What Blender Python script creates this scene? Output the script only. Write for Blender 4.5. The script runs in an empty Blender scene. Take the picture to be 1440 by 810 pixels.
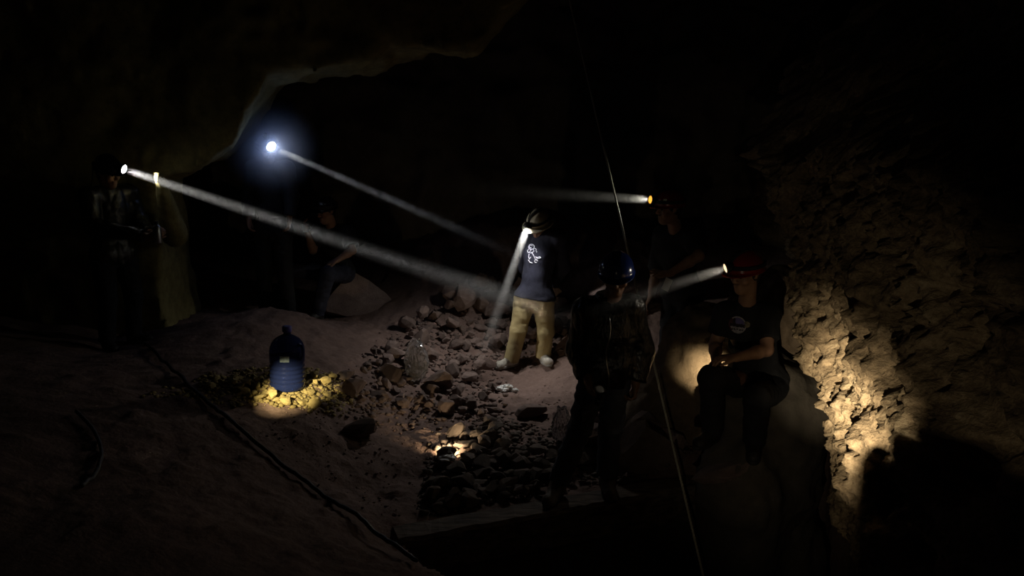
import bpy, math, random
import numpy as np
from mathutils import Vector, Matrix
from mathutils.bvhtree import BVHTree

random.seed(7); np.random.seed(7)
scene = bpy.context.scene
C = scene.collection

# ------------------------------------------------------------------ camera, world, exposure
F_PX = 1120.0
CAM_Z = 2.5
PITCH = math.atan(225.0 / F_PX)
cam_d = bpy.data.cameras.new('camera'); cam = bpy.data.objects.new('camera', cam_d); C.objects.link(cam)
cam_d.sensor_width = 36.0; cam_d.lens = F_PX * 36.0 / 1440.0
cam_d.clip_start = 0.05; cam_d.clip_end = 100
cam.location = (0, 0, CAM_Z); cam.rotation_euler = (math.pi / 2 - PITCH, 0, 0)
scene.camera = cam
world = bpy.data.worlds.new('mine_dark'); scene.world = world; world.use_nodes = True
world.node_tree.nodes['Background'].inputs[0].default_value = (0.02, 0.02, 0.022, 1)
world.node_tree.nodes['Background'].inputs[1].default_value = 0.0
scene.view_settings.view_transform = 'Standard'; scene.view_settings.look = 'None'
scene.view_settings.exposure = 0.3; scene.view_settings.gamma = 1.0
scene.view_settings.use_curve_mapping = False

def V(*a): return Vector(a)
def W(u, v, Y):
    """world point seen at photograph pixel (u, v) that lies at world depth Y"""
    r = (u - 720) / F_PX; up = (405 - v) / F_PX
    c, s = math.cos(PITCH), math.sin(PITCH)
    t = Y / (c + up * s)
    return Vector((r * t, Y, CAM_Z + t * (-s + up * c)))

# ------------------------------------------------------------------ numpy noise
_T = np.random.RandomState(3).rand(64, 64, 64).astype(np.float32)
def vnoise(p):
    i = np.floor(p).astype(np.int64); f = p - i; f = f * f * (3 - 2 * f)
    x0, y0, z0 = (i[..., k] & 63 for k in range(3)); x1, y1, z1 = ((i[..., k] + 1) & 63 for k in range(3))
    fx, fy, fz = f[..., 0], f[..., 1], f[..., 2]
    a = _T[x0, y0, z0] * (1 - fx) + _T[x1, y0, z0] * fx
    b = _T[x0, y1, z0] * (1 - fx) + _T[x1, y1, z0] * fx
    c = _T[x0, y0, z1] * (1 - fx) + _T[x1, y0, z1] * fx
    d = _T[x0, y1, z1] * (1 - fx) + _T[x1, y1, z1] * fx
    return ((a * (1 - fy) + b * fy) * (1 - fz) + (c * (1 - fy) + d * fy) * fz) * 2 - 1
def fbm(p, oct=4, gain=0.5):
    p = np.asarray(p, dtype=np.float64); r = 0; a = 1.0
    for o in range(oct):
        r = r + a * vnoise(p + 17.3 * o); p = p * 2.03; a *= gain
    return r
def ridged(p, oct=4, gain=0.5):
    p = np.asarray(p, dtype=np.float64); r = 0; a = 1.0
    for o in range(oct):
        r = r + a * (1 - 2 * np.abs(vnoise(p + 9.1 * o))); p = p * 2.03; a *= gain
    return r
def sstep(x): x = np.clip(x, 0, 1); return x * x * (3 - 2 * x)

# ------------------------------------------------------------------ mesh helpers
def mesh_from(name, verts, faces, smooth=True):
    """faces: (n,k) int array, or a list of lists"""
    me = bpy.data.meshes.new(name)
    verts = np.asarray(verts, dtype=np.float32)
    if isinstance(faces, np.ndarray) and faces.ndim == 2:
        n, k = faces.shape
        me.vertices.add(len(verts)); me.vertices.foreach_set('co', verts.ravel())
        me.loops.add(n * k); me.loops.foreach_set('vertex_index', faces.astype(np.int32).ravel())
        me.polygons.add(n)
        me.polygons.foreach_set('loop_start', np.arange(0, n * k, k, dtype=np.int32))
        me.update(calc_edges=True); me.validate()
    else:
        me.from_pydata([tuple(map(float, v)) for v in verts], [], [list(map(int, f)) for f in faces]); me.update()
    if smooth: me.polygons.foreach_set('use_smooth', np.ones(len(me.polygons), dtype=bool))
    return me
def obj(name, me, mat=None, parent=None, loc=None):
    o = bpy.data.objects.new(name, me); C.objects.link(o)
    if mat is not None and me is not None and len(me.materials) == 0: me.materials.append(mat)
    if parent is not None: o.parent = parent
    if loc is not None: o.location = loc
    return o
def tag(o, label, cat, group=None, kind=None):
    o['label'] = label; o['category'] = cat
    if group: o['group'] = group
    if kind: o['kind'] = kind
    return o
def empty(name, loc):
    o = bpy.data.objects.new(name, None); o.empty_display_size = .1; C.objects.link(o); o.location = loc; return o
def structure(o): o['kind'] = 'structure'; return o

class MB:
    """collects simple shapes into one mesh"""
    def __init__(s): s.v = []; s.f = []
    def add(s, v, f):
        n = len(s.v); s.v += [tuple(x) for x in v]; s.f += [[i + n for i in q] for q in f]; return s
    def tube(s, pts, r, n=10, cap=True):
        pts = [Vector(p) for p in pts]; m = len(pts); rr = r if hasattr(r, '__len__') else [r] * m
        vs = []; nrm = None
        for i, p in enumerate(pts):
            t = (pts[min(i + 1, m - 1)] - pts[max(i - 1, 0)]).normalized()
            if nrm is None:
                nrm = t.orthogonal().normalized()
            nrm = (nrm - t * nrm.dot(t)).normalized(); b = t.cross(nrm)
            for k in range(n):
                a = 2 * math.pi * k / n
                vs.append(p + (nrm * math.cos(a) + b * math.sin(a)) * rr[i])
        fs = [[i * n + k, i * n + (k + 1) % n, (i + 1) * n + (k + 1) % n, (i + 1) * n + k] for i in range(m - 1) for k in range(n)]
        if cap: fs += [list(range(n))[::-1], [(m - 1) * n + k for k in range(n)]]
        return s.add(vs, fs)
    def lathe(s, prof, M=Matrix(), n=32, sx=1, sy=1):
        """prof: (r, z) pairs, revolved about the local z axis and placed by M"""
        vs = []; 
        for r, z in prof:
            for k in range(n):
                a = 2 * math.pi * k / n
                vs.append(M @ Vector((r * math.cos(a) * sx, r * math.sin(a) * sy, z)))
        m = len(prof)
        fs = [[i * n + k, i * n + (k + 1) % n, (i + 1) * n + (k + 1) % n, (i + 1) * n + k] for i in range(m - 1) for k in range(n)]
        fs += [list(range(n))[::-1], [(m - 1) * n + k for k in range(n)]]
        return s.add(vs, fs)
    def box(s, M, sx, sy, sz, bev=.0):
        x, y, z = sx / 2, sy / 2, sz / 2; b = bev
        vs = []
        for zz, q in ((-z, b), (-z + b, 0), (z - b, 0), (z, b)):
            for X, Y in ((-x + q + b, -y + q), (x - q - b, -y + q), (x - q, -y + q + b), (x - q, y - q - b), (x - q - b, y - q), (-x + q + b, y - q), (-x + q, y - q - b), (-x + q, -y + q + b)):
                vs.append(M @ Vector((X, Y, zz)))
        fs = [[i * 8 + k, i * 8 + (k + 1) % 8, i * 8 + 8 + (k + 1) % 8, i * 8 + 8 + k] for i in range(3) for k in range(8)]
        fs += [list(range(8))[::-1], list(range(24, 32))]
        return s.add(vs, fs)
    def build(s, name, mat, parent=None, smooth=True, loc=None):
        return obj(name, mesh_from(name, s.v, s.f, smooth), mat, parent, loc)

def frame(origin, z, x=None):
    """matrix with local z along z"""
    z = Vector(z).normalized(); x = Vector(x) if x is not None else z.orthogonal()
    x = (x - z * x.dot(z)).normalized(); y = z.cross(x)
    M = Matrix((x, y, z)).transposed().to_4x4(); M.translation = Vector(origin); return M

# ------------------------------------------------------------------ materials
def new_mat(name):
    m = bpy.data.materials.new(name); m.use_nodes = True
    return m, m.node_tree.nodes, m.node_tree.links, m.node_tree.nodes['Principled BSDF']
def mat_plain(name, col, rough=.6, metal=0, spec=.5, bump=0, bscale=60, var=.15, vscale=8, col2=None, coat=0, trans=0, ior=1.45, alpha=1, stretch=(1, 1, 1)):
    m, N, L, B = new_mat(name)
    tc = N.new('ShaderNodeTexCoord'); mp = N.new('ShaderNodeMapping'); mp.inputs['Scale'].default_value = stretch
    L.new(tc.outputs['Object'], mp.inputs[0])
    no = N.new('ShaderNodeTexNoise'); no.inputs['Scale'].default_value = vscale; no.inputs['Detail'].default_value = 6
    L.new(mp.outputs[0], no.inputs[0])
    cr = N.new('ShaderNodeValToRGB'); c = Vector(col); c2 = Vector(col2) if col2 else c * (1 - var * 2)
    cr.color_ramp.elements[0].position = .35; cr.color_ramp.elements[1].position = .68
    cr.color_ramp.elements[0].color = (*c2, 1); cr.color_ramp.elements[1].color = (*(c * (1 + (0 if col2 else var))), 1)
    L.new(no.outputs[0], cr.inputs[0]); L.new(cr.outputs[0], B.inputs['Base Color'])
    B.inputs['Roughness'].default_value = rough; B.inputs['Metallic'].default_value = metal
    B.inputs['Specular IOR Level'].default_value = spec; B.inputs['Coat Weight'].default_value = coat
    B.inputs['Transmission Weight'].default_value = trans; B.inputs['IOR'].default_value = ior
    B.inputs['Alpha'].default_value = alpha
    if bump:
        n2 = N.new('ShaderNodeTexNoise'); n2.inputs['Scale'].default_value = bscale; n2.inputs['Detail'].default_value = 4
        L.new(mp.outputs[0], n2.inputs[0])
        bp = N.new('ShaderNodeBump'); bp.inputs['Strength'].default_value = bump; bp.inputs['Distance'].default_value = .01
        L.new(n2.outputs[0], bp.inputs['Height']); L.new(bp.outputs[0], B.inputs['Normal'])
    return m
def mat_emit(name, col, strength):
    m, N, L, B = new_mat(name); N.remove(B)
    e = N.new('ShaderNodeEmission'); e.inputs[0].default_value = (*col, 1); e.inputs[1].default_value = strength
    L.new(e.outputs[0], N['Material Output'].inputs[0]); return m
def mat_rock(name, cols, scale=1.4, bump=.5, rough=.92, randomize=0.0, fine=22, spec=.2):
    """cols: dark, mid, light mineral colours"""
    m, N, L, B = new_mat(name)
    tc = N.new('ShaderNodeTexCoord'); src = tc.outputs['Object']
    if randomize:
        oi = N.new('ShaderNodeObjectInfo'); mu = N.new('ShaderNodeMath'); mu.operation = 'MULTIPLY'; mu.inputs[1].default_value = 40
        L.new(oi.outputs['Random'], mu.inputs[0]); ad = N.new('ShaderNodeVectorMath'); ad.operation = 'ADD'
        L.new(src, ad.inputs[0]); L.new(mu.outputs[0], ad.inputs[1]); src = ad.outputs[0]
    n1 = N.new('ShaderNodeTexNoise'); n1.inputs['Scale'].default_value = scale; n1.inputs['Detail'].default_value = 8; n1.inputs['Roughness'].default_value = .62
    n2 = N.new('ShaderNodeTexNoise'); n2.inputs['Scale'].default_value = fine; n2.inputs['Detail'].default_value = 8; n2.inputs['Roughness'].default_value = .65
    vo = N.new('ShaderNodeTexVoronoi'); vo.inputs['Scale'].default_value = fine * .6; vo.feature = 'DISTANCE_TO_EDGE'
    for n in (n1, n2, vo): L.new(src, n.inputs['Vector'])
    cr = N.new('ShaderNodeValToRGB'); e = cr.color_ramp.elements
    e[0].position = .3; e[0].color = (*cols[0], 1); e[1].position = .72; e[1].color = (*cols[2], 1)
    k = e.new(.5); k.color = (*cols[1], 1)
    mx = N.new('ShaderNodeMath'); mx.operation = 'MULTIPLY_ADD'; mx.inputs[1].default_value = .45; 
    L.new(n2.outputs[0], mx.inputs[0]); 
    m3 = N.new('ShaderNodeMath'); m3.operation = 'MULTIPLY'; m3.inputs[1].default_value = .55; L.new(n1.outputs[0], m3.inputs[0]); L.new(m3.outputs[0], mx.inputs[2])
    L.new(mx.outputs[0], cr.inputs[0]); out = cr.outputs[0]
    if randomize:
        hs = N.new('ShaderNodeHueSaturation'); mr = N.new('ShaderNodeMapRange')
        mr.inputs['To Min'].default_value = 1 - randomize; mr.inputs['To Max'].default_value = 1 + randomize
        L.new(oi.outputs['Random'], mr.inputs[0]); L.new(mr.outputs[0], hs.inputs['Value']); L.new(out, hs.inputs['Color']); out = hs.outputs[0]
    L.new(out, B.inputs['Base Color']); B.inputs['Roughness'].default_value = rough; B.inputs['Specular IOR Level'].default_value = spec
    b1 = N.new('ShaderNodeBump'); b1.inputs['Strength'].default_value = bump; b1.inputs['Distance'].default_value = .02
    L.new(n2.outputs[0], b1.inputs['Height'])
    b2 = N.new('ShaderNodeBump'); b2.inputs['Strength'].default_value = bump * .4; b2.inputs['Distance'].default_value = .02
    L.new(vo.outputs[0], b2.inputs['Height']); L.new(b1.outputs[0], b2.inputs['Normal']); L.new(b2.outputs[0], B.inputs['Normal'])
    return m

M_floor = mat_rock('red_soil', ((.12, .08, .068), (.21, .142, .12), (.30, .21, .18)), scale=1.1, bump=.55, fine=26)
M_wall = mat_rock('ochre_rock', ((.055, .042, .028), (.26, .19, .115), (.50, .40, .26)), scale=3.2, bump=1.0, fine=34)
M_bank = mat_rock('brown_earth', ((.08, .06, .04), (.15, .11, .075), (.22, .17, .12)), scale=1.5, bump=.7, fine=16)
M_cave = mat_rock('dark_cave_rock', ((.05, .045, .04), (.10, .085, .07), (.16, .14, .11)), scale=.8, bump=.7, fine=9)
M_portal = mat_rock('yellow_rock', ((.12, .10, .045), (.26, .22, .09), (.42, .36, .16)), scale=1.5, bump=.6, fine=12)
M_rock = mat_rock('grey_brown_stone', ((.10, .072, .062), (.185, .135, .118), (.28, .215, .19)), scale=2.5, bump=.35, fine=30, randomize=.3)
M_rock2 = mat_rock('slate_stone', ((.08, .065, .056), (.165, .13, .11), (.26, .21, .18)), scale=2.5, bump=.35, fine=30, randomize=.35)
M_ochre = mat_rock('ochre_gravel_stone', ((.20, .15, .06), (.36, .28, .12), (.5, .40, .2)), scale=3, bump=.3, fine=30, randomize=.3)
M_timber = mat_plain('weathered_timber', (.16, .125, .10), rough=.85, bump=.6, bscale=9, vscale=5, var=.3, stretch=(1, 6, 6))
M_rope = mat_plain('pale_rope', (.62, .60, .50), rough=.5, bump=.3, bscale=150)
M_cable = mat_plain('black_cable', (.012, .012, .013), rough=.5)
M_skin = mat_plain('brown_skin', (.30, .17, .11), rough=.5, vscale=20, var=.08)
M_hair = mat_plain('black_hair', (.01, .009, .008), rough=.6, bump=.5, bscale=200)
M_eye = mat_plain('dark_eye', (.01, .008, .007), rough=.15)
M_black = mat_plain('black_cloth', (.012, .012, .014), rough=.85, bump=.3, bscale=90)
M_navy = mat_plain('navy_cotton', (.022, .024, .046), rough=.85, bump=.3, bscale=90, vscale=5)
M_leather = mat_plain('black_leather', (.014, .012, .011), rough=.30, bump=1.0, bscale=42, spec=.8, stretch=(1, 1, .45))
M_jeans = mat_plain('blue_denim', (.12, .13, .17), rough=.85, bump=.4, bscale=120, col2=(.07, .078, .11), vscale=5)
M_dkjeans = mat_plain('dark_denim', (.03, .034, .055), rough=.85, bump=.4, bscale=120)
M_khaki = mat_plain('khaki_cotton', (.42, .34, .17), rough=.85, bump=.35, bscale=100, vscale=4, var=.12)
M_white_shoe = mat_plain('dusty_white_canvas', (.55, .53, .48), rough=.8, bump=.3, bscale=80, vscale=18, col2=(.36, .33, .28))
M_sole = mat_plain('rubber_sole', (.25, .24, .22), rough=.8)
M_dark_sole = mat_plain('dark_rubber_sole', (.03, .028, .026), rough=.8)
M_boot = mat_plain('muddy_boot_leather', (.16, .135, .11), rough=.75, bump=.4, bscale=40, vscale=14)
M_dkboot = mat_plain('black_boot_leather', (.02, .018, .016), rough=.6, bump=.3, bscale=40)
M_h_white = mat_plain('scuffed_white_helmet', (.60, .55, .43), rough=.4, vscale=9, col2=(.42, .37, .27), spec=.5)
M_h_blue = mat_plain('glossy_blue_helmet', (.02, .045, .24), rough=.2, vscale=7, coat=.6, var=.1)
M_h_red = mat_plain('glossy_red_helmet', (.20, .016, .012), rough=.25, vscale=7, coat=.5, var=.1)
M_h_dark = mat_plain('glossy_black_helmet', (.02, .02, .02), rough=.2, coat=.5)
M_h_yellow = mat_plain('dull_yellow_helmet', (.22, .16, .02), rough=.4)
M_strap = mat_plain('black_elastic_strap', (.012, .012, .012), rough=.8)
M_plastic = mat_plain('black_plastic', (.015, .015, .016), rough=.35)
M_metal = mat_plain('worn_steel', (.5, .5, .5), rough=.35, metal=1)
M_print = mat_plain('pale_shirt_print', (.80, .80, .90), rough=.8, vscale=40, col2=(.5, .5, .62))
# ------------------------------------------------------------------ the setting: floor with shaft, rock walls, roof
PIT = [(-.69, 4.61), (-.545, 4.31), (-.33, 4.11), (.1, 3.4), (.5, 2.6), (.9, 1.7), (3.6, 1.2), (3.6, 6.4), (1.9, 5.55), (1.33, 5.38)]
_cp = np.array([
    (.3, 5.25, -.05), (.9, 5.5, -.03), (-.6, 4.85, -.02), (-.5, 5.95, .04), (.3, 6.3, .02), (-.9, 5.2, .0), (-.55, 4.2, .0), (-.3, 3.9, .05),
    (.15, 7.95, .05), (-.6, 7.0, .08), (-1.0, 6.4, .1), (-1.75, 5.92, .46), (-1.35, 5.7, .28), (-1.4, 6.6, .3), (-2.4, 5.8, .55), (-1.6, 4.6, .32), (-1.0, 4.4, .1),
    (-1.7, 3.3, .5), (-3.2, 4.2, .75), (-3.3, 6.2, .6), (-3.8, 7.4, .48), (-2.4, 8.0, .66), (-2.3, 8.75, .36), (-2.2, 7.2, .58), (-1.9, 9.1, .4), (-4.5, 8.5, .6),
    (-1.0, 8.0, .26), (-.4, 8.6, .35), (-.3, 9.3, .62), (.4, 9.3, .62), (.9, 8.1, .45), (1.2, 9.0, .75), (0.0, 10.2, 1.2), (-2, 10.4, .8),
    (1.15, 5.9, .12), (1.3, 6.4, .16), (1.3, 6.95, .20), (1.65, 6.7, .30), (1.9, 7.4, .5), (2.4, 6.4, .6), (1.9, 5.9, .3), (.75, 6.6, .1), (3, 8, .8),
    (0, 0, .85), (-1.5, 1.2, .85), (.3, 1.8, .62), (0, 2.8, .35), (-4.5, 2, 1.1), (-4.8, 5.5, .9), (2.5, 0, .9), (3.4, 10.5, 1.2), (-5, 10.5, .9), (-2, -2, .9), (2, -2, .9)])
_c = .45
_A = np.sqrt(((_cp[:, None, :2] - _cp[None, :, :2]) ** 2).sum(-1) + _c * _c)
_w = np.linalg.solve(_A + 1e-6 * np.eye(len(_cp)), _cp[:, 2] - .4)
def floor_base(x, y):
    x = np.asarray(x, float); y = np.asarray(y, float); r = np.full(np.broadcast(x, y).shape, .4)
    for (cx, cy, _), w in zip(_cp, _w): r = r + w * np.sqrt((x - cx) ** 2 + (y - cy) ** 2 + _c * _c)
    return r
def floor_z(x, y):
    x = np.asarray(x, float); y = np.asarray(y, float)
    p = np.stack([x, y, 0 * x], -1)
    n = .035 * fbm(p * 1.6, 3) + .014 * fbm(p * 7, 3) + .006 * ridged(p * 19, 2)
    return floor_base(x, y) + n
def seg_d(px, py, a, b):
    ax, ay = a; bx, by = b; t = np.clip(((px - ax) * (bx - ax) + (py - ay) * (by - ay)) / ((bx - ax) ** 2 + (by - ay) ** 2), 0, 1)
    return np.hypot(px - ax - t * (bx - ax), py - ay - t * (by - ay))
def poly_sd(px, py, poly):
    d = np.full(px.shape, 1e9); ins = np.zeros(px.shape, bool); n = len(poly)
    for i in range(n):
        a, b = poly[i], poly[(i + 1) % n]; d = np.minimum(d, seg_d(px, py, a, b))
        c = (a[1] > py) != (b[1] > py)
        xs = a[0] + (py - a[1]) * (b[0] - a[0]) / ((b[1] - a[1]) or 1e-9)
        ins ^= c & (px < xs)
    return np.where(ins, -d, d)
def gz(x, y): return float(floor_z(np.array([x]), np.array([y]))[0])
def ground_at(u, v):
    """ground point seen at pixel (u, v)"""
    Y = 3.0
    while Y < 11:
        p = W(u, v, Y)
        if p.z <= gz(p.x, p.y): break
        Y += .03
    return Vector((p.x, p.y, gz(p.x, p.y)))

def grid_faces(n, m):
    i = np.arange(n * m).reshape(n, m)
    return np.stack([i[:-1, :-1].ravel(), i[1:, :-1].ravel(), i[1:, 1:].ravel(), i[:-1, 1:].ravel()], 1)
xs = np.concatenate([np.arange(-6.2, -2.6, .07), np.arange(-2.6, 2.0, .028), np.arange(2.0, 4.2, .07)])
ys = np.concatenate([np.arange(-2, 3.6, .08), np.arange(3.6, 8.6, .028), np.arange(8.6, 11.4, .07)])
X, Y = np.meshgrid(xs, ys, indexing='ij')
Z = floor_z(X, Y)
sd = poly_sd(X, Y, PIT)
# clods and small lumps of soil
P3 = np.stack([X, Y, 0 * X], -1)
Z = Z + .02 * np.clip(fbm(P3 * 11, 2), 0, 1) ** 2 + .008 * fbm(P3 * 30, 2)
beamline = ((-.66, 4.55), (1.36, 5.31))
near_beam = np.exp(-(seg_d(X, Y, *beamline) / .22) ** 2)
Z = Z * (1 - near_beam) + near_beam * np.minimum(Z, -.05)
Z = np.where(sd < 0, np.where(sd > -.03, Z - .3, -3.0 + .3 * fbm(P3 * 1.5, 3)), Z)
floor = structure(obj('floor', mesh_from('floor', np.stack([X, Y, Z], -1).reshape(-1, 3), grid_faces(*X.shape)), M_floor))

# right wall: leaning rock face that bends away behind the ledge
yv = np.concatenate([np.arange(-2, 3.4, .06), np.arange(3.4, 6.4, .0135), np.arange(6.4, 10.8, .05)])
zv = np.concatenate([np.arange(-3.1, -.1, .06), np.arange(-.1, 2.3, .0135), np.arange(2.3, 4.8, .06)])
Yw, Zw = np.meshgrid(yv, zv, indexing='ij')
q = np.stack([0 * Yw, Yw, Zw], -1)
Ye = 5.12 + np.clip(Zw - 1.1, -2, 2) * 1.5 + .18 * fbm(q * 1.7, 3)
Xw = 1.93 + .13 * (Zw - 1) + .9 * np.clip(Zw - 2.25 + .2 * fbm(q * 1.3, 3), 0, 3) + 1.3 * sstep((Yw - Ye) / .75)
# the strata dip towards the viewer and down: stretch the noise along that direction
a_ = Yw * .91 + Zw * .41; b_ = Zw * .91 - Yw * .41
qs = np.stack([a_ * .50, b_ * 1.15, 0 * a_], -1)
disp = .12 * fbm(q * 1.1 + 5, 3) + .06 * ridged(qs * 2.4, 3) - .05 * np.abs(fbm(qs * 5 + 3, 3, .6)) + .034 * np.abs(vnoise(qs * 13 + 2)) + .022 * ridged(qs * 17 + 9, 3, .7) + .016 * vnoise(qs * 31)
pits = np.clip(fbm(qs * np.array([9, 7, 1]) + 31, 3) - .30, 0, .35)
disp -= .26 * pits + .14 * np.clip(fbm(qs * 22 + 8, 2) - .35, 0, 1)
Xw = Xw - disp
obj('wall_right', mesh_from('wall_right', np.stack([Xw, Yw, Zw], -1).reshape(-1, 3), grid_faces(*Xw.shape)[:, ::-1]), M_wall)['kind'] = 'structure'

_wb = mesh_from('tmp', np.stack([Xw, Yw, Zw], -1)[::3, ::3].reshape(-1, 3), grid_faces(*Xw[::3, ::3].shape))
WALL_BVH = BVHTree.FromPolygons([v.co.copy() for v in _wb.vertices], [tuple(p.vertices) for p in _wb.polygons]); bpy.data.meshes.remove(_wb)
def wall_at(u, v):
    o = V(0, 0, CAM_Z); h_ = WALL_BVH.ray_cast(o, (W(u, v, 4.0) - o).normalized()); return h_[0]
def sheet(name, p0, du, dv_, nu, nv, amp, mat, sc=.7):
    uu, vv = np.meshgrid(np.linspace(0, 1, nu), np.linspace(0, 1, nv), indexing='ij')
    p = np.array(p0) + uu[..., None] * np.array(du) + vv[..., None] * np.array(dv_)
    n = np.cross(du, dv_); n = n / np.linalg.norm(n)
    d = amp * (fbm(p * sc, 4) + .35 * ridged(p * sc * 3.1, 4))
    p = p + n * d[..., None]
    return structure(obj(name, mesh_from(name, p.reshape(-1, 3), grid_faces(nu, nv)), mat))
sheet('wall_back', (-6.3, 10.6, -.5), (10.5, .3, 0), (0, .5, 5.5), 170, 90, .3, M_cave)
sheet('wall_left', (-5.9, -2.2, 0), (.3, 13.5, 0), (-.2, 0, 5), 180, 80, .3, M_cave)
sheet('wall_camera_side', (-6.3, -2.1, -3), (10.5, 0, 0), (0, -.3, 8), 120, 80, .25, M_cave)
sheet('ceiling', (-6.4, -2.4, 4.3), (10.8, 0, .1), (0, 13.8, -.5), 170, 200, .32, M_cave, .55)

# ------------------------------------------------------------------ signed-distance modelling (bodies, clothes, rock arch)
class SDF:
    def __init__(s, lo, hi, h):
        s.lo = np.array(lo, float) - 3 * h; s.h = h
        s.n = np.ceil((np.array(hi, float) - s.lo) / h).astype(int) + 4
        s.d = np.full(s.n, 1.0, dtype=np.float32)
    def _reg(s, lo, hi):
        i0 = np.clip(np.floor((np.array(lo) - s.lo) / s.h).astype(int), 0, s.n - 1); i1 = np.clip(np.ceil((np.array(hi) - s.lo) / s.h).astype(int) + 1, 1, s.n)
        sl = tuple(slice(a, b) for a, b in zip(i0, i1))
        ax = [s.lo[k] + s.h * np.arange(i0[k], i1[k]) for k in range(3)]
        return sl, ax
    def comb(s, sl, d, k, sub=False):
        a = s.d[sl]; d = d.astype(np.float32)
        if sub:
            d = -d; hh = np.clip(.5 - .5 * (a - d) / k, 0, 1); s.d[sl] = a * (1 - hh) + d * hh + k * hh * (1 - hh)
        else:
            hh = np.clip(.5 + .5 * (a - d) / k, 0, 1); s.d[sl] = a * (1 - hh) + d * hh - k * hh * (1 - hh)
    def cone(s, a, b, ra, rb, k=.02, flat=None, sub=False):
        a = np.array(a, float); b = np.array(b, float); rm = max(ra, rb) + k + 3 * s.h
        sl, ax = s._reg(np.minimum(a, b) - rm, np.maximum(a, b) + rm)
        if any(len(x) < 1 for x in ax): return s
        px = ax[0][:, None, None] - a[0]; py = ax[1][None, :, None] - a[1]; pz = ax[2][None, None, :] - a[2]
        ba = b - a; L2 = max(ba @ ba, 1e-9)
        t = np.clip((px * ba[0] + py * ba[1] + pz * ba[2]) / L2, 0, 1)
        vx = px - t * ba[0]; vy = py - t * ba[1]; vz = pz - t * ba[2]; sc = 1
        if flat is not None:
            fa, fk = np.array(flat[0], float), flat[1]; fa = fa / np.linalg.norm(fa)
            g = (vx * fa[0] + vy * fa[1] + vz * fa[2]) * (1 / fk - 1)
            vx = vx + g * fa[0]; vy = vy + g * fa[1]; vz = vz + g * fa[2]; sc = .5 + .5 * fk
        d = (np.sqrt(vx * vx + vy * vy + vz * vz) - (ra + (rb - ra) * t)) * sc
        s.comb(sl, d, k, sub); return s
    def ball(s, c, r, k=.02, flat=None, sub=False): return s.cone(c, np.array(c, float) + 1e-4, r, r, k, flat, sub)
    def cut(s, p, n, rad):
        """removes everything beyond the plane (p, n), inside a ball of radius rad"""
        p = np.array(p, float); n = np.array(n, float); n /= np.linalg.norm(n)
        sl, ax = s._reg(p - rad, p + rad)
        dx = ax[0][:, None, None] - p[0]; dy = ax[1][None, :, None] - p[1]; dz = ax[2][None, None, :] - p[2]
        h = dx * n[0] + dy * n[1] + dz * n[2]; ok = (dx * dx + dy * dy + dz * dz) < rad * rad
        s.d[sl] = np.where(ok, np.maximum(s.d[sl], h.astype(np.float32)), s.d[sl]); return s
    def wrinkle(s, amp, scale, stretch=(1, 1, 1), oct=2, seed=0, band=.05):
        m = np.abs(s.d) < band; idx = np.argwhere(m)
        p = s.lo + idx * s.h
        s.d[m] += (amp * ridged(p * scale * np.array(stretch) + seed, oct)).astype(np.float32); return s
    def mesh(s):
        d = s.d; ins = d < 0
        c = np.zeros(np.array(d.shape) - 1, np.uint8)
        for i in (0, 1):
            for j in (0, 1):
                for k in (0, 1): c += ins[i:i + c.shape[0], j:j + c.shape[1], k:k + c.shape[2]]
        act = np.argwhere((c > 0) & (c < 8)); vid = np.full(c.shape, -1, np.int32); vid[tuple(act.T)] = np.arange(len(act))
        acc = np.zeros((len(act), 3)); cnt = np.zeros(len(act))
        cor = [(0, 0, 0), (1, 0, 0), (0, 1, 0), (1, 1, 0), (0, 0, 1), (1, 0, 1), (0, 1, 1), (1, 1, 1)]
        val = [d[act[:, 0] + a, act[:, 1] + b, act[:, 2] + e] for a, b, e in cor]
        for i in range(8):
            for j in range(i + 1, 8):
                if sum(abs(cor[i][k] - cor[j][k]) for k in range(3)) != 1: continue
                x = (val[i] < 0) != (val[j] < 0); t = val[i][x] / (val[i][x] - val[j][x])
                ci = np.array(cor[i], float); cj = np.array(cor[j], float)
                acc[x] += ci + t[:, None] * (cj - ci); cnt[x] += 1
        verts = s.lo + (act + acc / cnt[:, None]) * s.h
        faces = []
        for axx in range(3):
            a1 = np.moveaxis(ins, axx, 0); x = a1[:-1, 1:-1, 1:-1] != a1[1:, 1:-1, 1:-1]
            idx = np.argwhere(x); idx[:, 1:] += 1
            flip = a1[idx[:, 0], idx[:, 1], idx[:, 2]]
            vv = np.moveaxis(vid, axx, 0); i, j, k = idx.T
            qd = np.stack([vv[i, j - 1, k - 1], vv[i, j, k - 1], vv[i, j, k], vv[i, j - 1, k]], 1)
            if axx == 1: flip = ~flip
            qd[~flip] = qd[~flip][:, ::-1]; faces.append(qd)
        f = np.concatenate(faces); f = f[(f >= 0).all(1)]
        return verts, f

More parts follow.
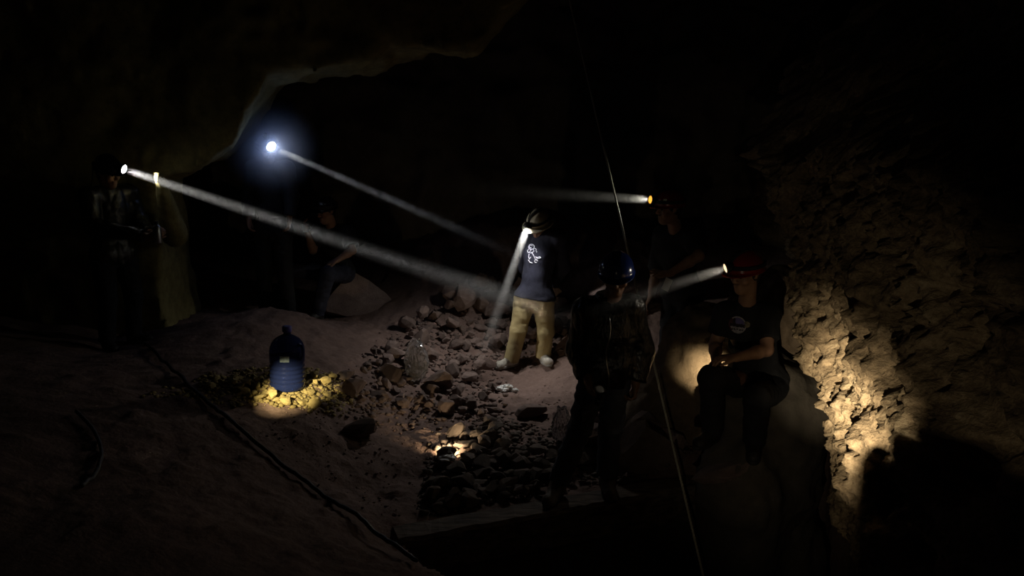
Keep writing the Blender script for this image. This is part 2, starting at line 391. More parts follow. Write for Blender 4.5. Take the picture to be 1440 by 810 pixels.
# rock arch at the left (yellowish pillar and lintel of the side tunnel)
S = SDF((-6.2, 7.35, 0), (.6, 8.9, 4.4), .055)
sl, ax = S._reg(S.lo, S.lo + S.n * S.h)
gx, gy, gz_ = np.meshgrid(*ax, indexing='ij')
pp = np.stack([gx, gy, gz_], -1)
slab = np.maximum(7.75 - gy, gy - 8.5)
top = np.interp(gx, [-3.7, -3.42, -2.9, -2.68, -2.35, -1.0], [1.7, 2.10, 2.25, 2.42, 2.95, 3.2])
hole = np.maximum(np.abs(gx + 1.45) - 2.05 + .10 * np.clip(gz_ - 1.2, -1, 1) ** 2, (gz_ - top) * .8)
d = np.maximum(slab, -hole)
d = np.maximum(d, gx + 1.1 - .9 * (gz_ - 2.4))
S.d[:] = (d - .06 * fbm(pp * 1.5, 3) - .03 * ridged(pp * 5, 2)).astype(np.float32)
_a, _b = W(172, 237, 7.22), W(741, 427, 7.86); kp = _a + (_b - _a) * ((W(221, 250, 7.3).x - _a.x) / (_b.x - _a.x))
S.cone(kp + V(.010, .03, .045), kp + V(-.04, .40, -.55), .045, .13, .10)
v_, f_ = S.mesh()
structure(obj('wall_portal', mesh_from('wall_portal', v_, f_), M_portal))

# timber along the edge of the shaft
T0 = Vector((-.70, 4.53, -.13)); T1 = Vector((1.52, 5.375, -.13)); td = (T1 - T0).normalized(); tn = Vector((-td.y, td.x, 0))
mb = MB(); nseg = 46
vs = []; fs = []
for i in range(nseg + 1):
    c = T0 + (T1 - T0) * (i / nseg)
    for a, b in ((0, -.13), (.0, .10), (.012, .128), (.175, .13), (.19, .11), (.19, -.13)):
        w = .006 * float(vnoise(np.array([i * .55, a * 13, b * 9 + 4])))
        vs.append(c + tn * (a + w) + Vector((0, 0, b + (.008 * float(vnoise(np.array([i * .8, a * 20 + 7, 2.]))) if b > 0 else 0))))
for i in range(nseg):
    for k in range(6): fs.append([i * 6 + k, (i + 1) * 6 + k, (i + 1) * 6 + (k + 1) % 6, i * 6 + (k + 1) % 6])
fs += [list(range(6)), [nseg * 6 + k for k in range(5, -1, -1)]]
beam = mb.add(vs, fs).build('timber_beam', M_timber, smooth=False)
tag(beam, 'long squared timber beam lying along the edge of the dark shaft', 'timber')

# rock ledge below the seated person, rising out of the shaft against the wall
S = SDF((.9, 4.5, -3), (2.6, 6.0, 1.0), .04)
S.cone((1.64, 5.22, -3), (1.60, 5.17, .16), .36, .24, .1); S.cone((1.85, 5.55, -3), (1.85, 5.55, .45), .55, .42, .12)
S.cone((1.60, 5.12, .05), (1.76, 5.3, .0), .26, .33, .1)
m_ = np.abs(S.d) < .3; id_ = np.argwhere(m_); pq = S.lo + id_ * S.h
S.d[m_] -= (.05 * fbm(pq * 3, 3) + .025 * ridged(pq * 7, 3)).astype(np.float32)
v_, f_ = S.mesh(); structure(obj('wall_ledge', mesh_from('wall_ledge', v_, f_), M_cave))

# rock face of the shaft below the timber
_p0 = T0 - td * .3 + tn * .035 + V(0, 0, .08); _du = (T1 - T0) + td * .4
sheet('wall_shaft', tuple(_p0 - V(0, 0, 3.1)), tuple(_du), (0, 0, 3.02), 60, 70, .016, M_cave, 2.5)

# bank of earth and rubble in the recess behind the ledge
S = SDF((.7, 5.5, -.2), (2.7, 7.0, 1.7), .035)
S.cone((1.50, 6.15, -.1), (1.62, 6.22, .72), .52, .38, .1); S.cone((1.9, 6.2, 0), (2.2, 6.3, .95), .5, .42, .15); S.cone((1.15, 6.2, -.1), (1.30, 6.25, .25), .38, .3, .1)
m_ = np.abs(S.d) < .3; id_ = np.argwhere(m_); pq = S.lo + id_ * S.h
S.d[m_] -= (.07 * fbm(pq * 2.4, 4) + .03 * ridged(pq * 8, 3)).astype(np.float32)
v_, f_ = S.mesh(); structure(obj('wall_bank', mesh_from('wall_bank', v_, f_), M_bank))
# ------------------------------------------------------------------ lamps, beams
def aim(o, d): o.rotation_euler = Vector(d).normalized().to_track_quat('-Z', 'Y').to_euler()
def light(kind, name, p, d, power, col, parent=None, radius=.01, angle=None, blend=1.0, spread=None):
    ld = bpy.data.lights.new(name, kind); ld.energy = power; ld.color = col
    if kind == 'AREA': ld.shape = 'DISK'; ld.size = radius * 2; ld.spread = math.radians(spread)
    elif kind == 'SPOT': ld.spot_size = math.radians(angle); ld.spot_blend = blend; ld.shadow_soft_size = radius
    else: ld.shadow_soft_size = radius
    o = bpy.data.objects.new(name, ld); C.objects.link(o); aim(o, d if d is not None else (0, 0, -1))
    o.location = p
    if parent is not None: o.location = Vector(p) - parent.location; o.parent = parent
    return o
def mat_beam(name, rho, r0, r1, length, col=(1, 1, 1), fade=(0., .0, .8, 1.), prof=(1, 1), g=.2):
    """dust that hangs in the beam: density thins towards the edge and the far end"""
    m, N, L, B = new_mat(name); N.remove(B)
    tc = N.new('ShaderNodeTexCoord'); sx = N.new('ShaderNodeSeparateXYZ'); L.new(tc.outputs['Object'], sx.inputs[0])
    def mth(op, a, b=None, c=None):
        n = N.new('ShaderNodeMath'); n.operation = op
        for i, x in enumerate((a, b, c)):
            if x is None: continue
            if isinstance(x, (int, float)): n.inputs[i].default_value = x
            else: L.new(x, n.inputs[i])
        return n.outputs[0]
    r = mth('SQRT', mth('ADD', mth('MULTIPLY', sx.outputs[0], sx.outputs[0]), mth('MULTIPLY', sx.outputs[1], sx.outputs[1])))
    R = mth('MULTIPLY_ADD', sx.outputs[2], (r1 - r0) / length, r0)
    q = mth('DIVIDE', r, R); edge = mth('MAXIMUM', mth('SUBTRACT', 1.0, mth('MULTIPLY', q, q)), 0)
    z = mth('DIVIDE', sx.outputs[2], length)
    end = N.new('ShaderNodeMapRange'); end.interpolation_type = 'SMOOTHSTEP'; L.new(z, end.inputs[0])
    end.inputs['From Min'].default_value = fade[2]; end.inputs['From Max'].default_value = fade[3]; end.inputs['To Min'].default_value = 1; end.inputs['To Max'].default_value = 0
    lin = mth('MULTIPLY_ADD', z, prof[1] - prof[0], prof[0])
    no = N.new('ShaderNodeTexNoise'); no.inputs['Scale'].default_value = 6; no.inputs['Detail'].default_value = 3; L.new(tc.outputs['Object'], no.inputs['Vector'])
    tex = mth('MULTIPLY_ADD', no.outputs[0], .15, .92)
    den = mth('MULTIPLY', mth('MULTIPLY', mth('MULTIPLY', edge, end.outputs[0]), mth('MULTIPLY', lin, tex)), rho)
    sc = N.new('ShaderNodeVolumeScatter'); sc.inputs['Color'].default_value = (*col, 1); sc.inputs['Anisotropy'].default_value = g
    L.new(den, sc.inputs['Density']); L.new(sc.outputs[0], N['Material Output'].inputs['Volume'])
    m.cycles.volume_step_rate = .07
    return m
def beam_cone(p, d, length, r0, r1, rho, label, fade=(0, 0, .8, 1), prof=(1, 1), g=.2, col=(1, 1, 1)):
    n = 24; rows = [0, .1, .25, .5, .75, 1.0]
    mb = MB(); mb.lathe([((r0 + (r1 - r0) * t) * 1.02, length * t) for t in rows], n=n)
    o = mb.build('light_beam', mat_beam('beam_volume', rho, r0, r1, length, col, fade, prof, g))
    o.matrix_world = frame(p, d)
    return tag(o, label, 'light beam', 'headlamp beams added as cone volumes')

# ------------------------------------------------------------------ helmet and headlamp
def helmet_mesh(style):
    n = 64; rings = []
    th = np.linspace(0, 2 * np.pi, n, endpoint=False); cx, sy = np.sin(th), np.cos(th)     # sy = 1 at the front
    ax_, ay_ = .112, .136
    def ridge(x, y, z):
        if style == 'full':
            h = .007 * np.exp(-((x) / .012) ** 2) + .006 * np.exp(-((np.abs(x) - .045) / .010) ** 2)
        else:
            h = .006 * np.exp(-((np.abs(x) - .022) / .011) ** 2) + .005 * np.exp(-(x / .008) ** 2)
        return h * sstep((z - .035) / .04)
    for k in range(17):
        ph = math.pi / 2 * (1 - k / 16); r = math.cos(ph) ** .92 if k else 0.0; z = .122 * math.sin(ph) ** .95 if k < 16 else 0
        x = ax_ * r * cx; y = ay_ * r * sy; zz = np.full(n, z); zz = zz + ridge(x, y, zz)
        rings.append(np.stack([x, y, zz], 1))
    fr = np.clip(sy, 0, 1)
    if style == 'full': br = .040 + .016 * fr ** 2; droop = -.016
    else: br = .008 + .040 * fr ** 2.2; droop = -.010
    for t, dz in ((.35, -.3), (.75, -.75), (1.0, -1.0), (1.0, -1.35), (.7, -1.1), (.2, -.6)):
        x = (ax_ + br * t) * cx; y = (ay_ + br * t) * sy
        rings.append(np.stack([x, y, droop * -dz * np.ones(n) * (1 if t else 1)], 1))
    for ph in (0.02, .4, .8, 1.2, 1.5):
        r = math.cos(ph) * .96; rings.append(np.stack([ax_ * r * cx, ay_ * r * sy, np.full(n, .114 * math.sin(ph) - .006)], 1))
    v = np.concatenate(rings); m = len(rings)
    i = np.arange(m * n).reshape(m, n); f = np.stack([i[:-1].ravel(), i[1:].ravel(), np.roll(i, -1, 1)[1:].ravel(), np.roll(i, -1, 1)[:-1].ravel()], 1)
    return mesh_from('helmet', v, f[:, ::-1])
def helmet(root, hc, hf, hu, mat, style='cap', lamp_dir=None, lens=None, lens_r=.036, strap=True, sticker=None):
    hu = Vector(hu).normalized(); hf = Vector(hf); hf = (hf - hu * hf.dot(hu)).normalized(); hs = hf.cross(hu)
    M = Matrix((hs, hf, hu)).transposed().to_4x4(); M.translation = Vector(hc) + hu * .035 - root.location
    h = obj('helmet', helmet_mesh(style), mat, root); h.matrix_local = M
    if strap:
        mb = MB(); pts = [Vector((.118 * math.sin(a), .142 * math.cos(a), .034 + .006 * math.cos(a))) for a in np.linspace(0, 2 * math.pi, 41)]
        pts = [Vector((p.x * .985, p.y * .985, p.z)) for p in pts]
        for dz in (-.008, 0, .008): mb.tube([p + Vector((0, 0, dz)) for p in pts], .0055, 6, False)
        over = [Vector((0.012 * math.sin(t * 3), .138 * math.cos(t), .126 * math.sin(t) + .008)) for t in np.linspace(.25, math.pi - .25, 18)]
        for dx in (-.008, 0, .008): mb.tube([p + Vector((dx, 0, 0)) for p in over], .0055, 6, True)
        mb.build('helmet_strap', M_strap, h)
    if lamp_dir is not None:
        R3 = M.to_3x3().inverted(); d = (R3 @ Vector(lamp_dir)).normalized()
        lp = Vector((0, .152, .050)); mb = MB()
        mb.box(Matrix.Translation((0, .138, .046)), .03, .03, .045, .004)
        mb.lathe([(.012, -.028), (.026, -.026), (lens_r * .95, -.008), (lens_r * 1.12, .012), (lens_r * 1.15, .026), (lens_r * 1.02, .029), (lens_r * .98, .018)], frame(lp, d), 28)
        hl = mb.build('headlamp', M_plastic, h)
        ml = MB(); ml.lathe([(lens_r * .98, .017), (lens_r * .9, .0235), (lens_r * .5, .026), (.002, .027)], frame(lp, d), 28)
        ml.build('lamp_lens', lens, h)
        cb = MB(); cb.tube([(0.01, .13, .065), (.03, .10, .095), (.045, .03, .12), (.03, -.06, .112), (.015, -.13, .06), (.02, -.15, -.02), (.03, -.14, -.12), (.05, -.13, -.24)], .004, 6)
        cb.build('lamp_cable', M_cable, h)
        lw = root.location + (M @ (lp + d * .034))
    else: lw = None
    if sticker is not None:
        mb = MB(); ang, z0 = sticker
        for i in range(6):
            for j in range(4):
                pass
        vs = []; fs = []
        for i in range(6):
            for j in range(5):
                a = ang + (i / 5 - .5) * .26; t = .35 + (j / 4 - .5) * .3
                r = math.cos(t) ** .92; vs.append((.1145 * r * math.sin(a), .1385 * r * math.cos(a), .125 * math.sin(t) ** .95 + .002))
        for i in range(5):
            for j in range(4): fs.append([i * 5 + j, i * 5 + j + 1, i * 5 + j + 6, i * 5 + j + 5])
        mb.add(vs, fs).build('helmet_sticker', M_sticker, h)
    return h, lw
M_sticker = mat_plain('pale_sticker', (.55, .55, .5), rough=.5)

# ------------------------------------------------------------------ people
def hand_prims(S, wr, d, n, side, curl=.5, spread=.05, thumb=.7, k=.008):
    wr = Vector(wr); d = Vector(d).normalized(); n = Vector(n); n = (n - d * n.dot(d)).normalized()
    t = d.cross(n) * side                       # towards the thumb
    S.cone(wr - d * .01, wr + d * .03, .027, .030, .02, (n, .7))
    S.cone(wr + d * .035 + t * .010, wr + d * .080 + t * .012, .032, .028, .02, (n, .48))
    S.cone(wr + d * .035 - t * .012, wr + d * .076 - t * .014, .028, .026, .02, (n, .48))
    for off, L, r in ((.031, .074, .0095), (.0105, .083, .0098), (-.010, .077, .0095), (-.029, .060, .0085)):
        p = wr + d * .082 + t * off; fd = (d + t * spread * off / .02).normalized(); a = 0
        for seg, fr in enumerate((.46, .31, .23)):
            a += curl * (.75, 1.0, .7)[seg]
            dd = fd * math.cos(a) + n * math.sin(a); q = p + dd * L * fr
            S.cone(p, q, r * (1 - .08 * seg), r * (.94 - .08 * seg), k); p = q
    p = wr + d * .022 + t * .026; td_ = (t * thumb + d * .75 + n * .25).normalized()
    q = p + td_ * .042; S.cone(p, q, .0150, .0120, .014); q2 = q + (td_ * .6 + d * .6 + n * curl * .5).normalized() * .030
    S.cone(q, q2, .0115, .0105, k); S.cone(q2, q2 + (d * .8 + td_ * .3 + n * curl * .6).normalized() * .022, .0105, .0085, k)

def build_person(label, J, cfg):
    J = {k: (Vector(v) if not isinstance(v, (dict, float, int)) else v) for k, v in J.items()}
    feet_z = min(J['ankL'].z, J['ankR'].z) - .085
    base = (J['ankL'] + J['ankR']) / 2; root = empty('person', (base.x, base.y, feet_z)); O = root.location
    tag(root, label, 'person')
    bf = J['front'].normalized(); pm = (J['hipL'] + J['hipR']) / 2; shm = (J['shL'] + J['shR']) / 2
    up = (shm - pm).normalized(); bf = (bf - up * bf.dot(up)).normalized(); sd_ = (J['hipL'] - J['hipR']).normalized()
    hu = J['hu'].normalized(); hf = (J['hf'] - hu * J['hf'].dot(hu)).normalized(); hs = hu.cross(hf); hc = J['hc']   # hs = person's left
    pts = [v for k, v in J.items() if isinstance(v, Vector) and k not in ('front', 'hf', 'hu', 'toeL', 'toeR')]
    lo = np.min([list(p) for p in pts], 0) - .27; hi = np.max([list(p) for p in pts], 0) + .27
    def emit(S, name, mat, parent=root):
        v, f = S.mesh(); return obj(name, mesh_from(name, v - np.array(O), f), mat, parent)
    h = cfg.get('res', .0075)
    # --- skin: one continuous figure
    S = SDF(lo, hi, h)
    nb = shm + up * .055
    S.cone(pm + up * .02, shm - up * .13, .115, .135, .05, (bf, .72)); S.cone(J['hipL'] * .9 + J['hipR'] * .1, J['hipR'] * .9 + J['hipL'] * .1, .09, .09, .05, (bf, .95))
    S.cone(shm - up * .15, shm - up * .02, .135, .09, .05, (bf, .7)); S.cone(J['shL'] * .92 + shm * .08, J['shR'] * .92 + shm * .08, .055, .055, .05)
    S.cone(nb - up * .05, hc - hf * .02 - hu * .06, .062, .054, .03)
    S.ball(hc + hu * .035 - hf * .012, .098, .02, (hs, .80)); S.cone(hc - hu * .02 + hf * .022, hc - hu * .098 + hf * .050, .066, .034, .03, (hs, .95))
    S.cone(hc - hu * .085 - hf * .0, hc - hu * .10 + hf * .05, .045, .03, .03)
    S.cone(hc + hu * .022 + hf * .086 + hs * .03, hc + hu * .022 + hf * .086 - hs * .03, .013, .013, .015)
    S.cone(hc + hu * .012 + hf * .092, hc - hu * .030 + hf * .112, .008, .013, .01); S.cone(hc - hu * .034 + hf * .100 + hs * .012, hc - hu * .034 + hf * .100 - hs * .012, .009, .009, .008)
    S.cone(hc - hu * .060 + hf * .090 + hs * .018, hc - hu * .060 + hf * .090 - hs * .018, .0085, .0085, .006)
    S.cone(hc - hu * .072 + hf * .088 + hs * .014, hc - hu * .072 + hf * .088 - hs * .014, .009, .009, .006)
    S.ball(hc - hu * .094 + hf * .076, .022, .02)
    for s in (-1, 1):
        S.ball(hc + hs * .033 * s + hf * .093 + hu * .002, .013, .01, None, True)
        S.cone(hc - hu * .012 + hs * .078 * s - hf * .012, hc + hu * .016 + hs * .082 * s - hf * .018, .014, .019, .01, (hs, .45))
        S.ball(hc - hu * .028 + hs * .045 * s + hf * .062, .026, .025)
    for a in 'LR':
        s = 1 if a == 'L' else -1
        S.cone(J['sh' + a], J['el' + a], .054, .043, .03); S.cone(J['el' + a], J['el' + a] * .68 + J['wr' + a] * .32, .043, .044, .02); S.cone(J['el' + a] * .68 + J['wr' + a] * .32, J['wr' + a], .044, .028, .02)
        hd = cfg['hand' + a]; hand_prims(S, J['wr' + a], hd[0], hd[1], s, *hd[2:])
        S.cone(J['hip' + a], J['kn' + a], .090, .060, .04)
        c = J['kn' + a] * .7 + J['ank' + a] * .3 - bf * .012; S.cone(J['kn' + a], c, .058, .058, .03); S.cone(c, J['ank' + a], .058, .038, .03)
        tdir = J['toe' + a].normalized(); S.cone(J['ank' + a] - V(0, 0, .035), J['ank' + a] + tdir * .13 - V(0, 0, .055), .036, .028, .03)
    emit(S, 'body', cfg.get('skin', M_skin))
    # eyes and hair
    for s in (-1, 1):
        mb = MB(); mb.lathe([(.001, .0112), (.006, .0095), (.0098, .005), (.0112, 0), (.0098, -.005), (.001, -.0112)], frame(hc + hs * .032 * s + hf * .082 + hu * .003 - O, hf), 12)
        mb.build('eye', M_eye, root)
    S = SDF(hc - V(.17, .17, .17), hc + V(.17, .17, .17), .008)
    S.ball(hc + hu * .032 - hf * .014, .104, .01, (hs, .83)); S.cone(hc - hf * .05 - hu * .02, hc - hf * .052 - hu * .062, .062, .046, .02)
    S.cut(hc + hf * .035, hf - hu * .3, .3); S.wrinkle(.004, 60)
    emit(S, 'hair', cfg.get('hair', M_hair))
    # --- top
    t = cfg['top']; off = t.get('off', .022); S = SDF(lo, hi, h * 1.2)
    hem = pm + up * t.get('hem', .02)
    S.cone(pm + up * (-.06 if t.get('hem', 0) < 0 else .0), shm - up * .13, t.get('waist', .13) + off, .14 + off, .06, (bf, .76))
    S.cone(J['hipL'] * .9 + J['hipR'] * .1 + up * .04, J['hipR'] * .9 + J['hipL'] * .1 + up * .04, .114 + off, .114 + off, .05, (bf, .95))
    S.cone(shm - up * .15, shm - up * .03, .14 + off, .095 + off, .06, (bf, .72)); S.cone(J['shL'], J['shR'], .056 + off, .056 + off, .05)
    S.cone(shm, nb - up * .012, .085 + off * .6, .062 + off * .4, .03)
    for a in 'LR':
        sl_ = t.get('sleeve', 1.0); e, w, s0 = J['el' + a], J['wr' + a], J['sh' + a]
        if sl_ <= .5:
            end = s0 + (e - s0) * (sl_ * 2); S.cone(s0, end + (e - s0) * .1, .060 + off, .056 + off * 1.3, .04); S.cut(end, e - s0, .13)
        else:
            fr = (sl_ - .5) * 2; end = e + (w - e) * fr
            S.cone(s0, e, .060 + off, .052 + off, .04); S.cone(e, end + (w - e).normalized() * .03, .052 + off, .036 + off * .8, .03); S.cut(end, w - e, .10)
    S.cut(hem, -up, .34)
    S.wrinkle(*t.get('wr', (.004, 14)), t.get('wrs', (1, 1, .6)), 2, cfg.get('seed', 0))
    topo = emit(S, t['name'], t['mat'])
    # --- trousers
    b = cfg['bottom']; off = b.get('off', .02); S = SDF(lo, hi, h * 1.3)
    S.cone(J['hipL'] * .85 + J['hipR'] * .15 + up * .07, J['hipR'] * .85 + J['hipL'] * .15 + up * .07, .095 + off, .095 + off, .05, (bf, .9))
    S.cone(J['hipL'] * .9 + J['hipR'] * .1, J['hipR'] * .9 + J['hipL'] * .1, .095 + off, .095 + off, .05, (bf, .95))
    for a in 'LR':
        kd = (J['kn' + a] - J['hip' + a]).normalized(); ad = (J['ank' + a] - J['kn' + a]).normalized()
        S.cone(J['hip' + a], J['kn' + a], .094 + off, .066 + off, .03); S.cone(J['kn' + a], J['ank' + a] + ad * .05, .064 + off, b.get('cuff', .055) + off, .03)
        S.cut(J['ank' + a] + ad * b.get('len', .01), ad, .15)
    S.cut(pm + up * .15, up, .3)
    S.wrinkle(*b.get('wr', (.006, 11)), (1, 1, 1.5), 2, cfg.get('seed', 0) + 5)
    emit(S, b['name'], b['mat'])
    # --- shoes
    for a in 'LR':
        A = J['ank' + a]; td_ = J['toe' + a]; td_ = V(td_.x, td_.y, 0).normalized() if cfg.get('flatfeet', True) else td_.normalized()
        S = SDF(A - V(.24, .24, .13), A + V(.24, .24, .16), .008); zz = V(0, 0, 1); hi_ = cfg.get('boot', 0)
        S.cone(A - td_ * .035 - zz * .035, A + td_ * .02 - zz * .03, .046, .048, .03); S.cone(A + td_ * .02 - zz * .025, A + td_ * .15 - zz * .055, .050, .042, .04, (td_.cross(zz), 1.05))
        S.ball(A + td_ * .165 - zz * .055, .044, .03); S.cone(A + td_ * .0, A + zz * (.03 + hi_) - td_ * .01, .048, .050, .03)
        S.cut(A - zz * .075, -zz, .4); S.cut(A + zz * (.03 + hi_), zz, .2); S.wrinkle(.0025, 40)
        sh = emit(S, cfg.get('shoe_name', 'shoe'), cfg['shoe'])
        mb = MB(); vs = []; nn = 28
        for z in (-.088, -.084, -.066, -.062):
            for k in range(nn):
                an = 2 * math.pi * k / nn; c, s2 = math.cos(an), math.sin(an); w = (.050 if c > 0 else .042) * (1 if z in (-.084, -.066) else .94)
                q = A + td_ * (.065 + .150 * c * (1 if z in (-.084, -.066) else .97)) + td_.cross(zz) * (w * s2 * (abs(s2) ** -.25 if s2 else 1)) + zz * z
                vs.append(q - O)
        mb.add(vs, [[i * nn + k, i * nn + (k + 1) % nn, i * nn + nn + (k + 1) % nn, i * nn + nn + k] for i in range(3) for k in range(nn)] + [list(range(nn))[::-1], [3 * nn + k for k in range(nn)]])
        mb.build('sole', cfg.get('sole', M_dark_sole), sh)
        lc = MB()
        for i in range(4):
            c = A + td_ * (.045 + .024 * i) + zz * (.020 - .0145 * i); sdv = td_.cross(zz)
            lc.tube([c - sdv * .026 - zz * .010 - O, c + zz * .006 - O, c + sdv * .026 - zz * .010 - O], .0035, 6)
        lc.build('laces', cfg.get('lace', M_strap), sh)
    return root, topo
def ankle(u, v, Y, lift=0.0):
    p = W(u, v, Y); return V(p.x, p.y, gz(p.x, p.y) + .088 + lift)
def unit(a, b): return (Vector(b) - Vector(a)).normalized()
def head_from_lamp(lamp, hf, hu):
    """head centre of a wearer whose headlamp sits at `lamp`"""
    hu = Vector(hu).normalized(); hf = Vector(hf); hf = (hf - hu * hf.dot(hu)).normalized()
    return Vector(lamp) - hf * .158 - hu * .085
E_WHITE = mat_emit('lens_white', (1, .98, .90), 6.0)
E_COOL = mat_emit('lens_cool', (.80, .87, 1.0), 14.0)
E_PALE = mat_emit('lens_pale', (1, 1, 1), 7.0)
E_AMBER = mat_emit('lens_amber', (1.0, .40, .045), 1.25)
E_AMBER2 = mat_emit('lens_warm', (1.0, .66, .36), 1.5)
G0 = V(0, -1, 0)

# ---- person in white helmet, looking down, hands behind the back
hfD, huD = V(-.62, -.60, -.50), V(-.20, -.42, .88)
lampD = W(742, 317, 7.80)
bD = V(-.50, -.86, 0)
hcD = head_from_lamp(lampD, hfD, huD)
JD = dict(front=bD, hf=hfD, hu=huD, hc=hcD,
    hipR=W(737, 424, 7.99), hipL=W(765, 425, 7.94), knR=W(729, 466, 7.92), knL=W(767, 468, 7.90), ankR=ankle(720, 505, 7.98), ankL=ankle(764, 505, 7.95),
    toeR=V(-.80, -.60, 0), toeL=V(.30, -.95, 0), shR=W(742, 335, 8.05), shL=W(783, 333, 7.94), elR=W(739, 376, 8.22), elL=W(793, 375, 8.12), wrR=W(760, 398, 8.26), wrL=W(776, 402, 8.24))
cD = dict(seed=3, handL=(V(-.8, .2, -.4), V(.2, .9, .1), .7, .0, .5), handR=(V(.8, .2, -.35), V(.2, .9, 0), .7, 0, .5),
    top=dict(name='sweatshirt', mat=M_navy, off=.026, hem=.035, waist=.135, sleeve=.97, wr=(.005, 11)), bottom=dict(name='trousers', mat=M_khaki, off=.022, cuff=.060, len=.035, wr=(.006, 9)),
    shoe=M_white_shoe, sole=M_sole, lace=M_white_shoe)
pD, topD = build_person('person in white helmet and khaki trousers looking down at the rubble', JD, cD)
beamD = unit(lampD, W(683, 486, 7.60))
_, lwD = helmet(pD, hcD, hfD, huD, M_h_white, 'full', beamD, E_WHITE, .040)
light('AREA', 'headlamp_beam', lwD, beamD, .062, (1, .98, .92), pD, radius=.034, spread=3.0)
light('SPOT', 'headlamp_spill', lwD, beamD, 46.0, (1, .97, .92), pD, radius=.03, angle=150, blend=1.0)
beam_cone(lwD, beamD, 1.42, .036, .085, 1.7, 'bright narrow beam falling from the white helmet onto the rubble', (0, 0, .7, 1.0), (1, .8))

# ---- person in blue helmet and leather jacket on the timber
hfE, huE = V(-.16, -.94, -.28), V(-.05, -.27, .96)
hcE = W(867, 387, 5.06)
JE = dict(front=V(-.18, -.98, 0), hf=hfE, hu=huE, hc=hcE,
    hipR=W(838, 524, 5.20), hipL=W(868, 522, 5.20), knR=W(815, 602, 5.13), knL=W(858, 604, 5.18), ankR=V(.315, 5.115, .09), ankL=V(.665, 5.22, .09),
    toeR=V(-.42, -.9, 0), toeL=V(.10, -1, 0), shR=W(826, 437, 5.18), shL=W(886, 434, 5.18), elR=W(814, 493, 5.24), elL=W(902, 494, 5.22), wrR=W(826, 532, 5.10), wrL=W(894, 540, 5.14))
cE = dict(seed=8, handR=(V(.25, -.45, -.85), V(.8, .2, .1), .75, .0, .5), handL=(V(-.1, -.2, -.97), V(-.9, .1, .1), 1.0, 0, .5),
    top=dict(name='leather_jacket', mat=M_leather, off=.040, hem=-.085, waist=.145, sleeve=.97, wr=(.0055, 19), wrs=(1, 1, .55)), bottom=dict(name='jeans', mat=M_jeans, off=.018, cuff=.062, len=-.02, wr=(.008, 13)),
    shoe=M_boot, shoe_name='boot', sole=M_dark_sole, boot=.04)
pE, topE = build_person('person in blue helmet, black leather jacket and jeans standing on the timber', JE, cE)
helmet(pE, hcE, hfE, huE, M_h_blue, 'cap', strap=False)
# jacket collar, zip and helmet clip
O = pE.location; nbE = (JE['shL'] + JE['shR']) / 2 + V(0, -.01, .075)
mb = MB(); vs = []; fs = []; n = 30
for j, (rr, dz) in enumerate(((.083, -.03), (.088, .0), (.086, .035), (.078, .036), (.074, 0), (.072, -.03))):
    for k in range(n):
        a = -math.pi / 2 + .25 + (2 * math.pi - .5) * k / (n - 1)
        vs.append(nbE - O + V(rr * math.cos(a) * 1.05, rr * math.sin(a) * .95, dz + .012 * math.sin(a)))
for j in range(6):
    for k in range(n - 1): fs.append([j * n + k, j * n + k + 1, ((j + 1) % 6) * n + k + 1, ((j + 1) % 6) * n + k])
mb.add(vs, fs).build('collar', M_leather, topE)
def bvh_of(o):
    me = o.data; return BVHTree.FromPolygons([v.co.copy() for v in me.vertices], [tuple(p.vertices) for p in me.polygons])
def snap_path(bv, c, ex, ey, nrm, pts, off=.003):
    out = []
    for a, b in pts:
        p = c + ex * a + ey * b; hit = bv.ray_cast(p + nrm * .5, -nrm)
        if hit[0] is not None: out.append(hit[0] + nrm * off)
    return out
bE = bvh_of(topE); fE = V(-.18, -.98, 0).normalized(); cE0 = (JE['shL'] + JE['shR']) / 2 - O; exE = V(.98, -.18, 0)
mb = MB(); zp = snap_path(bE, cE0, exE, V(0, 0, 1), fE, [(.01 + .012 * math.sin(i * .4), -.02 - i * .0225) for i in range(25)], .004)
mb.tube(zp, .006, 6).build('zip', M_metal, topE)
for s in (-1, 1):
    pk = snap_path(bE, cE0, exE, V(0, 0, 1), fE, [(s * (.09 + .03 * i / 6), -.40 + .10 * i / 6 * (1)) for i in range(7)], .003)
    if len(pk) > 2: MB().tube(pk, .006, 6).build('pocket_seam', M_leather, topE)

# unlit flashlight in the right hand of that person
fl = empty('flashlight', W(843, 551, 4.985)); tag(fl, 'small unlit dark flashlight with clear lens held by the person in leather jacket', 'flashlight')
fd = V(.02, -.55, .83).normalized(); mb = MB(); mb.lathe([(.016, -.13), (.018, -.128), (.018, -.03), (.03, -.005), (.037, .012), (.037, .03), (.034, .033), (.033, .022)], frame((0, 0, 0), fd), 24); mb.build('barrel', M_plastic, fl)
MB().lathe([(.033, .022), (.032, .027), (.02, .029), (.002, .030)], frame((0, 0, 0), fd), 24).build('lens', mat_plain('clear_lens', (.5, .5, .5), rough=.08, spec=.9), fl)
MB().box(frame(fd * -.08 + V(0, -.016, -.01), V(0, -1, -.6)), .012, .02, .006, .002).build('switch', M_metal, fl)

